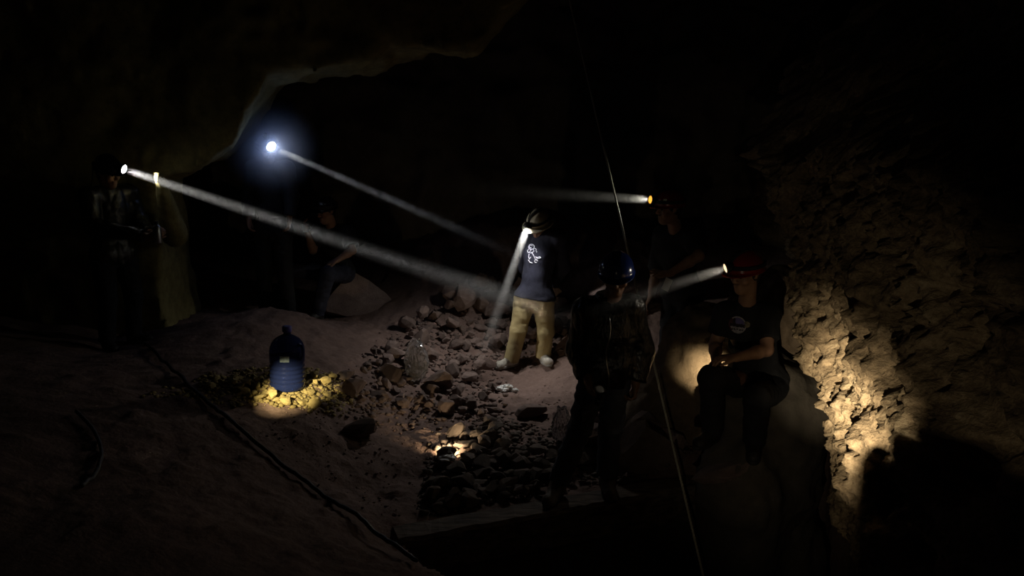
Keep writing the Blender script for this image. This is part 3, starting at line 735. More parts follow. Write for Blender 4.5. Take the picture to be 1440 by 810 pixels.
# ---- person with red helmet perched by the rock face
hfG, huG = V(-.86, -.48, -.16), V(-.12, -.12, .98)
lampG = W(1024, 376, 5.15)
hcG = head_from_lamp(lampG, hfG, huG)
JG = dict(front=V(-.55, -.83, 0), hf=hfG, hu=huG, hc=hcG,
    hipR=W(1050, 540, 5.42), hipL=W(1090, 545, 5.37), knR=W(1000, 531, 5.02), knL=W(1064, 560, 4.88), ankR=V(1.36, 5.10, .50), ankL=V(1.62, 5.02, .45),
    toeR=V(-.7, -.7, 0), toeL=V(-.3, -.95, 0), shR=W(1020, 440, 5.38), shL=W(1080, 442, 5.25), elR=W(1006, 484, 5.36), elL=W(1078, 492, 5.12), wrR=W(1007, 510, 5.13), wrL=W(1034, 503, 4.96))
cG = dict(seed=13, handR=(V(-.2, -.75, -.2), V(0, -.2, -.9), .45, .1, .5), handL=(V(-.95, .0, .0), V(0, .1, -1), .45, .1, .5),
    top=dict(name='t_shirt', mat=M_black, off=.022, hem=.0, sleeve=.36, wr=(.005, 12)), bottom=dict(name='trousers', mat=M_black, off=.02, cuff=.06, wr=(.006, 11)),
    shoe=M_dkboot, shoe_name='boot', boot=.04)
pG, topG = build_person('person in red helmet and black logo shirt perched beside the rock face', JG, cG)
beamG = unit(lampG, W(880, 422, 5.06))
_, lwG = helmet(pG, hcG, hfG, huG, M_h_red, 'cap', beamG, E_AMBER2, .033)
light('AREA', 'headlamp_beam', lwG, beamG, .009, (1, .93, .8), pG, radius=.03, spread=5.0)
light('SPOT', 'headlamp_spill', lwG, beamG, 2.5, (1, .88, .7), pG, radius=.03, angle=110)
beam_cone(lwG, beamG, 1.0, .033, .07, 1.5, 'short warm beam from the red helmet beside the rock face', (0, 0, .6, 1), (1, .8))
# round print on the shirt
O = pG.location; bG = bvh_of(topG); nG = V(-.35, -.93, .05).normalized(); exG = V(0, 0, 1).cross(nG).normalized() * 1; eyG = nG.cross(exG); 
cG0 = W(1037, 457, 5.25) - O
def print_disc(bv, c, ex, ey, n, R, name, mats, pick, parent):
    vs = [c]; fs = []; idx = []; nr, na = 7, 36
    def sn(a, b):
        h_ = bv.ray_cast(c + ex * a + ey * b + n * .4, -n); return (h_[0] + n * .003) if h_[0] is not None else c + ex * a + ey * b
    vs = [sn(0, 0)]
    for i in range(1, nr + 1):
        for k in range(na): a = 2 * math.pi * k / na; vs.append(sn(R * i / nr * math.cos(a), R * i / nr * math.sin(a)))
    for k in range(na):
        fs.append([0, 1 + k, 1 + (k + 1) % na]); idx.append(pick(0, 0))
    for i in range(nr - 1):
        for k in range(na):
            fs.append([1 + i * na + k, 1 + i * na + na + k, 1 + i * na + na + (k + 1) % na, 1 + i * na + (k + 1) % na])
            a = 2 * math.pi * (k + .5) / na; r = (i + 1.5) / nr; idx.append(pick(r * math.cos(a), r * math.sin(a)))
    me = mesh_from(name, vs, fs)
    for m in mats: me.materials.append(m)
    me.polygons.foreach_set('material_index', np.array(idx, np.int32)); return obj(name, me, None, parent)
pm_w = mat_plain('print_grey', (.42, .40, .44), rough=.8, vscale=60); pm_p = mat_plain('print_violet', (.16, .14, .36), rough=.8); pm_d = mat_plain('print_dark', (.03, .02, .03), rough=.8); pm_r = mat_plain('print_maroon', (.10, .03, .04), rough=.8); pm_t = mat_plain('print_tan', (.34, .30, .2), rough=.8, vscale=80, col2=(.1, .09, .06))
def pickG(x, y):
    if x * x + y * y > .80: return 0 if y < .55 and x > -.6 else (3 if x < -.6 else 0)
    if y > .15: return 1 if x > -.25 else (3 if x < -.55 else 2)
    if y > -.25: return 2
    if abs(y + .55) < .06: return 2
    return 0
print_disc(bG, cG0, exG, eyG, nG, .060, 'shirt_logo', [pm_w, pm_p, pm_d, pm_r], pickG, topG)
print_disc(bG, cG0 + exG * .062 + eyG * .010, exG, eyG, nG, .022, 'shirt_emblem', [pm_t], lambda x, y: 0, topG)
# flashlight lying on that person's lap, shining at the rubble behind
fl = empty('flashlight', W(1003, 522, 5.50)); tag(fl, 'lit flashlight hidden behind the knee of the person beside the rock face', 'flashlight')
ft = W(996, 522, 5.9); fdG = unit(fl.location, ft)
MB().lathe([(.014, -.14), (.016, -.138), (.016, -.03), (.026, -.005), (.03, .012), (.03, .028), (.027, .028), (.026, .02)], frame((0, 0, 0), fdG), 20).build('barrel', M_plastic, fl)
MB().lathe([(.026, .02), (.024, .024), (.002, .026)], frame((0, 0, 0), fdG), 20).build('lens', E_AMBER2, fl)
light('SPOT', 'flashlight_light', fl.location + fdG * .04, fdG, 22, (1, .82, .50), fl, radius=.012, angle=74, blend=1.0)

# ---- person in red helmet behind, gesturing with a card in the hand
hfF, huF = V(-.97, -.22, .02), V(-.04, -.10, .99)
lampF = W(917, 281, 6.62)
hcF = head_from_lamp(lampF, hfF, huF)
JF = dict(front=V(-.75, -.66, 0), hf=hfF, hu=huF, hc=hcF,
    hipR=W(948, 417, 6.95), hipL=W(972, 418, 6.80), knR=W(940, 488, 6.85), knL=W(966, 492, 6.70), ankR=ankle(942, 560, 6.92), ankL=ankle(968, 562, 6.76),
    toeR=V(-.8, -.6, 0), toeL=V(-.6, -.8, 0), shR=W(932, 330, 6.98), shL=W(972, 332, 6.72), elR=W(922, 385, 7.08), elL=W(983, 360, 6.50), wrR=W(915, 420, 6.95), wrL=W(941, 385, 6.42))
cF = dict(seed=21, handR=(V(-.5, -.4, -.7), V(.8, .0, -.3), .5, .1, .5), handL=(V(-.97, .0, .15), V(0, .25, -.97), .10, .42, .6),
    top=dict(name='t_shirt', mat=M_black, off=.024, hem=.0, sleeve=.44, wr=(.005, 12)), bottom=dict(name='trousers', mat=M_black, off=.02),
    shoe=M_dkboot, shoe_name='boot', boot=.04)
pF, _ = build_person('person in red helmet with raised bare forearm standing behind the rope', JF, cF)
beamF = unit(lampF, W(600, 263, 5.9))
_, lwF = helmet(pF, hcF, hfF, huF, M_h_red, 'cap', beamF, E_AMBER, .034, sticker=(-.9, .3))
light('AREA', 'headlamp_beam', lwF, beamF, .0022, (1, .96, .85), pF, radius=.03, spread=4.0)
light('SPOT', 'headlamp_spill', lwF, beamF, 9.0, (1, .95, .78), pF, radius=.03, angle=110)
beam_cone(lwF, beamF, 2.1, .034, .11, 1.0, 'faint level beam from the red helmet behind the rope', (0, 0, .1, 1), (1, .6))
mb = MB(); mc = frame(W(938, 400, 6.40), V(.15, -.92, .25), V(.9, .2, -.5)); mb.box(mc, .062, .105, .0016, .0004)
tag(mb.build('card', mat_plain('white_card', (.72, .72, .70), rough=.6), smooth=False), 'small white paper card under the hand of the gesturing person', 'card')

# ---- person seated in the tunnel mouth
hfC, huC = V(-.62, -.70, -.32), V(-.1, -.15, .98)
hcC = W(459, 297, 8.72)
JC = dict(front=V(-.55, -.83, 0), hf=hfC, hu=huC, hc=hcC,
    hipR=W(462, 384, 8.95), hipL=W(486, 384, 8.86), knR=W(406, 378, 8.66), knL=W(462, 384, 8.40), ankR=ankle(392, 440, 8.62), ankL=ankle(447, 446, 8.45),
    toeR=V(-.8, -.6, 0), toeL=V(-.5, -.85, 0), shR=W(448, 325, 8.90), shL=W(487, 326, 8.80), elR=W(440, 352, 8.72), elL=W(496, 352, 8.66), wrR=W(432, 326, 8.52), wrL=W(474, 366, 8.46))
cC = dict(seed=31, handR=(V(-.3, -.2, .9), V(.8, .2, .1), .6, .05, .6), handL=(V(-.85, -.3, -.3), V(-.1, .1, -.95), .5, .05, .5),
    top=dict(name='t_shirt', mat=M_black, off=.024, hem=.0, sleeve=.40, wr=(.005, 12)), bottom=dict(name='jeans', mat=M_dkjeans, off=.02),
    shoe=M_dkboot, shoe_name='boot', boot=.04)
pC, _ = build_person('person in black helmet sitting on a rock with one hand raised', JC, cC)
helmet(pC, hcC, hfC, huC, M_h_dark, 'cap', strap=True)
mb = MB(); cpos = W(430, 321, 8.45)
tin = empty('tin_cup', cpos); tag(tin, 'small shiny tin cup held up by the sitting person', 'cup')
mb.lathe([(.024, -.04), (.030, -.038), (.034, .04), (.036, .042), (.034, .043), (.032, .038), (.028, -.03)], Matrix(), 20); mb.build('cup_body', M_metal, tin)
MB().tube([V(.033 * 1 + .022 * math.sin(a), 0, .004 + .024 * math.cos(a)) for a in np.linspace(0, math.pi, 9)], .003, 6).build('cup_handle', M_metal, tin)

# ---- person with the bluish headlamp
hfB, huB = V(.42, -.85, -.30), V(.05, -.25, .96)
lampB = W(380, 205, 8.10)
hcB = head_from_lamp(lampB, hfB, huB)
gB = gz(hcB.x, hcB.y + .1)
bx, by = hcB.x - .02, hcB.y + .10
JB = dict(front=V(.35, -.93, 0), hf=hfB, hu=huB, hc=hcB,
    hipR=V(bx - .10, by + .03, gB + .88), hipL=V(bx + .09, by - .03, gB + .88), knR=V(bx - .12, by - .02, gB + .47), knL=V(bx + .11, by - .06, gB + .47), ankR=V(bx - .15, by + .03, gz(bx - .15, by + .03) + .088), ankL=V(bx + .13, by - .03, gz(bx + .13, by - .03) + .088),
    toeR=V(-.1, -1, 0), toeL=V(.5, -.85, 0), shR=V(bx - .19, by + .05, hcB.z - .20), shL=V(bx + .18, by - .06, hcB.z - .20), elR=V(bx - .25, by + .04, hcB.z - .48), elL=V(bx + .22, by - .04, hcB.z - .48), wrR=V(bx - .23, by - .08, hcB.z - .71), wrL=V(bx + .21, by - .14, hcB.z - .70))
cB = dict(seed=41, handR=(V(.05, -.25, -.95), V(.9, 0, 0), .6, .0, .5), handL=(V(-.05, -.25, -.95), V(-.9, 0, 0), .6, 0, .5),
    top=dict(name='jacket', mat=M_black, off=.03, hem=-.05, sleeve=.97, wr=(.006, 12)), bottom=dict(name='trousers', mat=M_black, off=.02), shoe=M_dkboot, shoe_name='boot', boot=.04)
pB, _ = build_person('person in dark clothes wearing the bluish glaring headlamp', JB, cB)
beamB = unit(lampB, W(745, 366, 8.75))
_, lwB = helmet(pB, hcB, hfB, huB, M_h_dark, 'cap', (beamB + V(-.1, -.95, 0)).normalized(), E_COOL, .052)
light('AREA', 'headlamp_beam', lwB + beamB * .09, beamB, .105, (.93, .97, 1), pB, radius=.03, spread=3.0)
light('POINT', 'headlamp_glare', lwB + V(.0, -.02, 0), None, 1.4, (.30, .46, 1.0), pB, radius=.022)
beam_cone(lwB + beamB * .07, beamB, 3.05, .034, .17, .62, 'long pale beam from the bluish headlamp slanting down towards the white helmet', (0, 0, .45, 1), (1, .9))
# mist ball added to imitate the glare halo of the lamp
mR = .52; m, N, L, B = new_mat('glare_mist'); N.remove(B)
tc = N.new('ShaderNodeTexCoord'); ln = N.new('ShaderNodeVectorMath'); ln.operation = 'LENGTH'; L.new(tc.outputs['Object'], ln.inputs[0])
mr = N.new('ShaderNodeMapRange'); mr.interpolation_type = 'SMOOTHSTEP'; L.new(ln.outputs['Value'], mr.inputs[0])
mr.inputs['From Min'].default_value = .0; mr.inputs['From Max'].default_value = mR * .98; mr.inputs['To Min'].default_value = 3.4; mr.inputs['To Max'].default_value = 0
vsn = N.new('ShaderNodeVolumeScatter'); vsn.inputs['Anisotropy'].default_value = .3; L.new(mr.outputs[0], vsn.inputs['Density']); L.new(vsn.outputs[0], N['Material Output'].inputs['Volume'])
m.cycles.volume_step_rate = .5
mb = MB(); mb.lathe([(mR * math.sin(a) + .0005, -mR * math.cos(a)) for a in np.linspace(0, math.pi, 15)], n=24)
mist = mb.build('glare_mist', m); mist.location = lwB
tag(mist, 'bluish glare halo of the headlamp, added as a small mist', 'mist', kind='stuff')

# ---- person at the left pillar
hfA, huA = V(.92, -.30, -.28), V(.22, -.12, .96)
lampA = W(172, 237, 7.22)
hcA = head_from_lamp(lampA, hfA, huA); ax0, ay0 = hcA.x - .04, hcA.y + .06; gA = gz(ax0, ay0)
JA = dict(front=V(.8, -.6, 0), hf=hfA, hu=huA, hc=hcA,
    hipR=V(ax0 - .06, ay0 - .10, gA + .86), hipL=V(ax0 + .05, ay0 + .08, gA + .86), knR=V(ax0 - .04, ay0 - .14, gA + .46), knL=V(ax0 + .09, ay0 + .10, gA + .46), ankR=V(ax0 - .08, ay0 - .14, gz(ax0 - .08, ay0 - .14) + .088), ankL=V(ax0 + .05, ay0 + .12, gz(ax0 + .05, ay0 + .12) + .088),
    toeR=V(.7, -.7, 0), toeL=V(.95, -.2, 0), shR=V(ax0 - .10, ay0 - .17, hcA.z - .20), shL=V(ax0 + .10, ay0 + .16, hcA.z - .20), elR=V(ax0 - .04, ay0 - .26, hcA.z - .47), elL=V(ax0 + .16, ay0 + .2, hcA.z - .46), wrR=W(212, 333, 7.0), wrL=V(ax0 + .34, ay0 + .02, hcA.z - .56))
cA = dict(seed=51, handR=(V(.75, .1, .35), V(-.2, .9, .2), .8, .0, .5), handL=(V(.7, -.5, .1), V(-.3, -.6, -.5), .5, 0, .5),
    top=dict(name='jacket', mat=mat_plain('dark_waxed_cloth', (.02, .019, .014), rough=.35, bump=.5, bscale=30), off=.03, hem=-.06, sleeve=.95, wr=(.008, 12)), bottom=dict(name='trousers', mat=M_black, off=.02), shoe=M_dkboot, shoe_name='boot', boot=.04)
pA, _ = build_person('person in dark waxed jacket with white headlamp beside the yellow rock pillar', JA, cA)
beamA = unit(lampA, W(741, 427, 7.86))
_, lwA = helmet(pA, hcA, hfA, huA, M_h_dark, 'cap', (beamA + V(.15, -.35, 0)).normalized(), E_PALE, .042)
light('AREA', 'headlamp_beam', lwA, beamA, .17, (1, .99, .95), pA, radius=.036, spread=2.6)
light('SPOT', 'headlamp_spill', lwA, beamA, 190, (1, .97, .9), pA, radius=.03, angle=36)
beam_cone(lwA, beamA, 4.75, .036, .16, .40, 'longest white beam running from the rock pillar to the khaki trousers', (0, 0, .85, 1), (.85, 1.1))
rad = empty('steel_flask', W(221, 328, 6.97)); tag(rad, 'small steel flask in the hand of the person beside the pillar', 'flask')
MB().lathe([(.02, -.09), (.032, -.086), (.034, -.08), (.034, .05), (.028, .066), (.014, .074), (.014, .08)], Matrix(), 20).build('flask_body', M_metal, rad)
MB().lathe([(.017, .08), (.018, .083), (.018, .104), (.015, .107)], Matrix(), 16).build('flask_cap', M_plastic, rad)

# white drawing printed on the navy sweatshirt
O = pD.location; bDv = bvh_of(topD); nD = V(-.42, -.90, .08).normalized(); exD = V(0, 0, 1).cross(nD).normalized(); eyD = nD.cross(exD)
cD0 = W(748, 355, 7.84) - O
def arc(cx, cy, rx, ry, a0, a1, n=14): return [(cx + rx * math.cos(a0 + (a1 - a0) * i / n), cy + ry * math.sin(a0 + (a1 - a0) * i / n)) for i in range(n + 1)]
strokes = [arc(-.030, .052, .034, .026, 0, 6.283), arc(-.036, .054, .018, .014, .4, 5.2), [(-.055, .030), (-.075, .010), (-.062, -.012), (-.040, .004), (-.028, .026)],
    [(-.005, .034), (.004, .010), (-.020, -.010), (-.050, -.008)], [(-.02, .0), (.000, -.03), (.018, -.062), (.030, -.085)], [(.02, -.045), (.045, -.05), (.070, -.042), (.082, -.05), (.06, -.06), (.035, -.056)],
    arc(.030, -.088, .018, .016, 0, 5.5, 10), [(-.05, -.02), (-.055, -.05), (-.045, -.075), (-.03, -.05)], [(.03, .015), (.036, .006), (.03, .0)], [(.008, .04), (.03, .03), (.022, .012)], [(-.06, -.08), (-.04, -.105), (-.01, -.11)]]
mb = MB()
for st in strokes:
    pts = []
    for (a, b), (c, d) in zip(st[:-1], st[1:]): pts += [(a + (c - a) * t / 4, b + (d - b) * t / 4) for t in range(4)]
    pts.append(st[-1]); ps = snap_path(bDv, cD0, exD, eyD, nD, pts, .001)
    if len(ps) > 2: mb.tube(ps, .0042, 6)
mb.build('shirt_print', M_print, topD)
# ------------------------------------------------------------------ water jug
jb = ground_at(404, 545); jug = empty('water_jug', V(jb.x, jb.y, jb.z - .012)); tag(jug, 'large blue plastic water jug standing on ochre gravel', 'jug')
jm, N, L, B = new_mat('translucent_blue_plastic')
B.inputs['Base Color'].default_value = (.035, .055, .20, 1); B.inputs['Roughness'].default_value = .12; B.inputs['Transmission Weight'].default_value = .7; B.inputs['IOR'].default_value = 1.25
tc = N.new('ShaderNodeTexCoord'); nz = N.new('ShaderNodeTexNoise'); nz.inputs['Scale'].default_value = 25; L.new(tc.outputs['Object'], nz.inputs[0]); bp = N.new('ShaderNodeBump'); bp.inputs['Strength'].default_value = .15; L.new(nz.outputs[0], bp.inputs['Height']); L.new(bp.outputs[0], B.inputs['Normal'])
prof = [(.02, .012), (.09, .004), (.122, .0), (.133, .012), (.136, .03)]
for i in range(5):
    z = .05 + i * .036; prof += [(.136, z), (.130, z + .010), (.130, z + .016), (.136, z + .027)]
prof += [(.137, .25), (.137, .31), (.132, .342), (.118, .375), (.095, .403), (.066, .423), (.044, .434), (.032, .440), (.028, .452), (.028, .476), (.030, .480)]
jr = Matrix.Rotation(.05, 4, 'Y')
MB().lathe(prof, jr, 44).build('bottle_body', jm, jug)
MB().lathe([(.034, .462), (.036, .464), (.037, .500), (.034, .506), (.01, .508)], jr, 28).build('bottle_cap', mat_plain('violet_blue_cap', (.16, .15, .50), rough=.4), jug)
MB().lathe([(.02, .016), (.118, .010), (.126, .03), (.124, .20), (.126, .262), (.01, .264)], jr, 36).build('water', mat_plain('water', (.10, .14, .26), rough=.05, trans=.7, ior=1.33), jug)
vs = []; fs = []
for i in range(9):
    for j in range(5):
        a = -math.pi / 2 + .12 + (i / 8 - .5) * .52; vs.append(jr @ V(.1385 * math.cos(a), .1385 * math.sin(a), .252 + .048 * j / 4))
for i in range(8):
    for j in range(4): fs.append([i * 5 + j, i * 5 + 5 + j, i * 5 + 6 + j, i * 5 + 1 + j])
MB().add(vs, fs).build('paper_label', mat_plain('grey_white_paper', (.26, .33, .40), rough=.7, vscale=60), jug)
hp = [jr @ V(.118 * math.cos(-.5), .118 * math.sin(-.5), .375), jr @ V(.155 * math.cos(-.5), .155 * math.sin(-.5), .372), jr @ V(.165 * math.cos(-.5), .165 * math.sin(-.5), .33), jr @ V(.158 * math.cos(-.5), .158 * math.sin(-.5), .28), jr @ V(.134 * math.cos(-.5), .134 * math.sin(-.5), .262)]
MB().tube(hp, .011, 10).build('bottle_handle', jm, jug)

# ------------------------------------------------------------------ rocks
def rock_mesh(seed, cuts=9, sub=2, squash=(1, .8, .62)):
    import bmesh
    rs = np.random.RandomState(seed); bm = bmesh.new(); bmesh.ops.create_icosphere(bm, subdivisions=sub, radius=1.0)
    v = np.array([x.co for x in bm.verts]); v *= (1 + .10 * fbm(v * 1.3 + seed * 3.1, 2))[:, None]
    for c in range(cuts):
        n = rs.normal(size=3); n /= np.linalg.norm(n); d = rs.uniform(.36, .72)
        s = v @ n; over = np.clip(s - d, 0, None); v -= over[:, None] * n
    v += .015 * fbm(v * 6, 2)[:, None]; v *= np.array(squash)
    v /= np.abs(v).max() * 1.0
    for x, co in zip(bm.verts, v): x.co = co
    me = bpy.data.meshes.new('rock'); bm.to_mesh(me); bm.free(); return me
PROTO = {}
def protos(key, mat, n, **kw):
    L_ = []
    for i in range(n): me = rock_mesh(i + len(PROTO) * 20, **kw); me.materials.append(mat); L_.append(me)
    PROTO[key] = L_
protos('brown', M_rock, 8); protos('slate', M_rock2, 8, squash=(1, .72, .42)); protos('ochre', M_ochre, 6, squash=(1, .85, .7)); protos('block', M_rock, 4, cuts=7, squash=(1, .8, .75))
placed = []
def rock(key, x, y, s, label, group=None, rz=None, tilt=.35, sink=.3, i=None, scl=(1, 1, 1), z=None):
    me = PROTO[key][i if i is not None else random.randrange(len(PROTO[key]))]
    o = bpy.data.objects.new('rock', me); C.objects.link(o)
    zz = gz(x, y) if z is None else z
    o.rotation_euler = (random.uniform(-tilt, tilt), random.uniform(-tilt, tilt), random.uniform(0, 6.28) if rz is None else rz)
    o.scale = (s * scl[0], s * scl[1], s * scl[2])
    zs = np.array([(o.rotation_euler.to_matrix() @ Vector((v.co.x * s * scl[0], v.co.y * s * scl[1], v.co.z * s * scl[2]))).z for v in me.vertices])
    o.location = (x, y, zz - zs.min() * (1 - sink * 1.0) - 0.004)
    placed.append((x, y, s)); tag(o, label, 'rock', group); return o
def img_poly(px): return [tuple(ground_at(u, v)[:2]) for u, v in px]
def scatter(key, pix, n, smin, smax, label, group, pw=2.2, gap=.62, avoid=(), sink=.3, big_first=True, layers=0.0):
    poly = img_poly(pix); a = np.array(poly); lo, hi = a.min(0), a.max(0)
    sizes = sorted([smin + (smax - smin) * random.random() ** pw for _ in range(n)], reverse=True); k = 0; tries = 0
    for s in sizes:
        for _ in range(60):
            x, y = random.uniform(lo[0], hi[0]), random.uniform(lo[1], hi[1])
            if poly_sd(np.array([x]), np.array([y]), poly)[0] > 0: continue
            if poly_sd(np.array([x]), np.array([y]), PIT)[0] < s + .02: continue
            if seg_d(np.array([x]), np.array([y]), (T0.x + tn.x * .12, T0.y + tn.y * .12), (T1.x + tn.x * .12, T1.y + tn.y * .12))[0] < .12 + s * .9: continue
            if any((x - ax_) ** 2 + (y - ay_) ** 2 < (r + s * .8) ** 2 for ax_, ay_, r in avoid): continue
            if any((x - px_) ** 2 + (y - py_) ** 2 < (gap * (s + ps)) ** 2 for px_, py_, ps in placed): continue
            z = gz(x, y) + (layers * random.random() if layers else 0)
            rock(key, x, y, s, label, group, z=z, sink=sink); k += 1; break
    return k
FEET = [(p.x, p.y, .15) for J in (JD, JE, JF, JC, JB, JA) for p in (J['ankL'], J['ankR'], J['ankL'] + J['toeL'].normalized() * .12, J['ankR'] + J['toeR'].normalized() * .12)] + [(jug.location.x, jug.location.y, .15)]
def big(u, v, key, s, label, **kw):
    p = ground_at(u, v); return rock(key, p.x, p.y, s, label, **kw)
lamp_pos = ground_at(630, 649)
# singled-out stones
big(618, 546, 'block', .155, 'large squarish brown block on the rubble beside the clear plastic bag', i=0, rz=.3, tilt=.1)
big(682, 519, 'block', .140, 'flat-topped brown block next to a white shoe', i=1, rz=.2, tilt=.1, scl=(1, .9, .8))
big(638, 520, 'block', .095, 'upright narrow brown stone behind the flat-topped block', i=2, rz=1.2, tilt=.15)
big(503, 617, 'brown', .150, 'dark rounded stone alone on the bare red soil', i=3, rz=.0, tilt=.1, scl=(1.1, .9, .8))
big(751, 586, 'brown', .150, 'dark boulder on red soil between the white wrapper and the jeans', i=5, rz=.4, tilt=.1, scl=(1.15, 1, 1))
big(656, 630, 'slate', .105, 'brightly lit thin stone slab right beside the glowing lamp', i=1, rz=.2, tilt=.12)
big(905, 622, 'block', .27, 'big slanting slab behind the boots of the leather jacket wearer', i=3, rz=.5, tilt=.15, scl=(1, .8, .75))
big(905, 662, 'block', .30, 'flat-topped dark block by the timber beam behind the leather jacket wearer', i=1, rz=.15, tilt=.03, scl=(1.1, .62, .9), sink=.12)
big(832, 628, 'block', .17, 'pale stone block seen between the legs in jeans', i=0, rz=.9, tilt=.1)
big(812, 655, 'slate', .20, 'flat pale slab leaning under the legs in jeans', i=2, rz=.1, tilt=.1, scl=(1, 1, .8))
# seats and foot rests
rock('block', JG['hipL'].x + .04, JG['hipL'].y + .14, .40, 'tall dark outcrop that the person in the logo shirt perches on', i=2, z=.10, tilt=.05, rz=.3, scl=(.95, .8, 1.1), sink=.0)
rock('block', 1.50, 5.03, .26, 'dark boulder under the boots of the person in the logo shirt', i=0, z=.02, tilt=.05, rz=.2, scl=(1.1, .8, .95), sink=.0)
rock('block', JC['hipL'].x + .02, JC['hipL'].y + .16, .42, 'rock used as a seat in the tunnel mouth', i=1, tilt=.05, rz=.3, scl=(1.1, .9, .95), sink=.1)
n_ = 0
n_ += scatter('brown', [(470, 548), (520, 505), (560, 470), (600, 440), (700, 470), (712, 500), (690, 560), (720, 590), (640, 592), (540, 575), (480, 572)], 120, .035, .135, 'angular brown stone in the rubble between the jug and the white shoes', 'brown stones in the middle rubble', avoid=FEET, layers=.05, gap=.56, pw=2.8)
n_ += scatter('slate', [(590, 690), (610, 640), (640, 612), (690, 605), (740, 640), (790, 640), (800, 668), (780, 700), (640, 735), (596, 722)], 98, .035, .105, 'flat dark stone in the heap between the glowing lamp and the timber beam', 'slaty stones beside the timber beam', pw=1.7, gap=.50, avoid=FEET + [(lamp_pos.x, lamp_pos.y, .07), (lamp_pos.x - .05, lamp_pos.y + .20, .19)], layers=.05)
n_ += scatter('ochre', [(285, 540), (350, 530), (470, 535), (490, 562), (470, 580), (400, 573), (300, 560)], 46, .024, .060, 'ochre gravel stone lying at the foot of the blue jug', 'ochre stones around the jug', pw=1.4, gap=.55, avoid=FEET, layers=.02)
n_ += scatter('brown', [(575, 480), (600, 430), (650, 412), (780, 415), (800, 470), (770, 500), (700, 490), (640, 470)], 26, .08, .20, 'large dim stone in the heap behind the khaki trousers', 'stones heaped behind the khaki trousers', pw=1.3, avoid=FEET, gap=.6, layers=.12)
n_ += scatter('brown', [(805, 660), (800, 600), (880, 570), (1000, 590), (990, 660), (900, 655)], 18, .06, .15, 'shadowed stone behind the jeans near the timber beam', 'stones behind the jeans', pw=1.4, avoid=FEET, gap=.6)
# loose gravel too small to count
base_v = np.array([(0, -.5257, .8507), (.8507, 0, .5257), (.8507, 0, -.5257), (-.8507, 0, -.5257), (-.8507, 0, .5257), (-.5257, .8507, 0), (.5257, .8507, 0), (.5257, -.8507, 0), (-.5257, -.8507, 0), (0, -.5257, -.8507), (0, .5257, -.8507), (0, .5257, .8507)])
base_f = np.array([(1, 11, 6), (1, 6, 2), (2, 6, 10), (6, 11, 5), (6, 5, 10), (5, 11, 4), (5, 4, 3), (5, 3, 10), (3, 4, 8), (3, 8, 9), (3, 9, 10), (9, 8, 7), (9, 7, 2), (9, 2, 10), (2, 7, 1), (1, 7, 0), (0, 7, 8), (0, 8, 4), (0, 4, 11), (0, 11, 1)])
def gravel(name, mat, pix, n, smin, smax, label):
    poly = img_poly(pix); a = np.array(poly); lo, hi = a.min(0), a.max(0)
    x = np.random.uniform(lo[0], hi[0], n * 4); y = np.random.uniform(lo[1], hi[1], n * 4)
    ok = (poly_sd(x, y, poly) < .05 * np.random.randn(n * 4)) & (poly_sd(x, y, PIT) > .02) & (seg_d(x, y, (T0.x + tn.x * .12, T0.y + tn.y * .12), (T1.x + tn.x * .12, T1.y + tn.y * .12)) > .14)
    x, y = x[ok][:n], y[ok][:n]; n = len(x); z = floor_z(x, y)
    s = smin + (smax - smin) * np.random.rand(n) ** 2.2
    vv = base_v[None] * (1 + .35 * np.random.randn(n, 12, 1).clip(-1, 1)) * (s[:, None, None] * np.array([1, .85, .6]))
    an = np.random.rand(n) * 6.28; c, s_ = np.cos(an)[:, None], np.sin(an)[:, None]
    vx = vv[..., 0] * c - vv[..., 1] * s_; vy = vv[..., 0] * s_ + vv[..., 1] * c
    vv = np.stack([vx + x[:, None], vy + y[:, None], vv[..., 2] + (z + s * .25)[:, None]], -1)
    ff = (base_f[None] + 12 * np.arange(n)[:, None, None]).reshape(-1, 3)
    o = obj(name, mesh_from(name, vv.reshape(-1, 3), ff, False), mat); tag(o, label, 'gravel', kind='stuff')
gravel('gravel', M_rock, [(440, 575), (470, 540), (520, 500), (570, 450), (640, 420), (800, 420), (790, 500), (700, 520), (720, 600), (640, 600), (500, 590)], 2000, .008, .035, 'small loose brown gravel filling the middle rubble')
gravel('gravel', M_rock2, [(580, 735), (600, 640), (640, 600), (700, 590), (800, 600), (980, 580), (990, 670), (800, 690), (640, 740)], 1500, .008, .038, 'small dark chips between the slaty stones')
gravel('gravel', M_ochre, [(200, 560), (290, 530), (480, 530), (500, 565), (470, 580), (300, 570)], 1500, .007, .028, 'fine ochre gravel around the jug')
gravel('gravel', M_ochre, [(365, 545), (460, 540), (462, 575), (375, 574)], 420, .012, .030, 'lit ochre pebbles right before the jug')
gravel('soil_crumbs', M_floor, [(300, 600), (480, 580), (800, 520), (810, 640), (600, 620), (570, 740), (460, 700)], 900, .004, .014, 'crumbs of red soil on the bare floor')

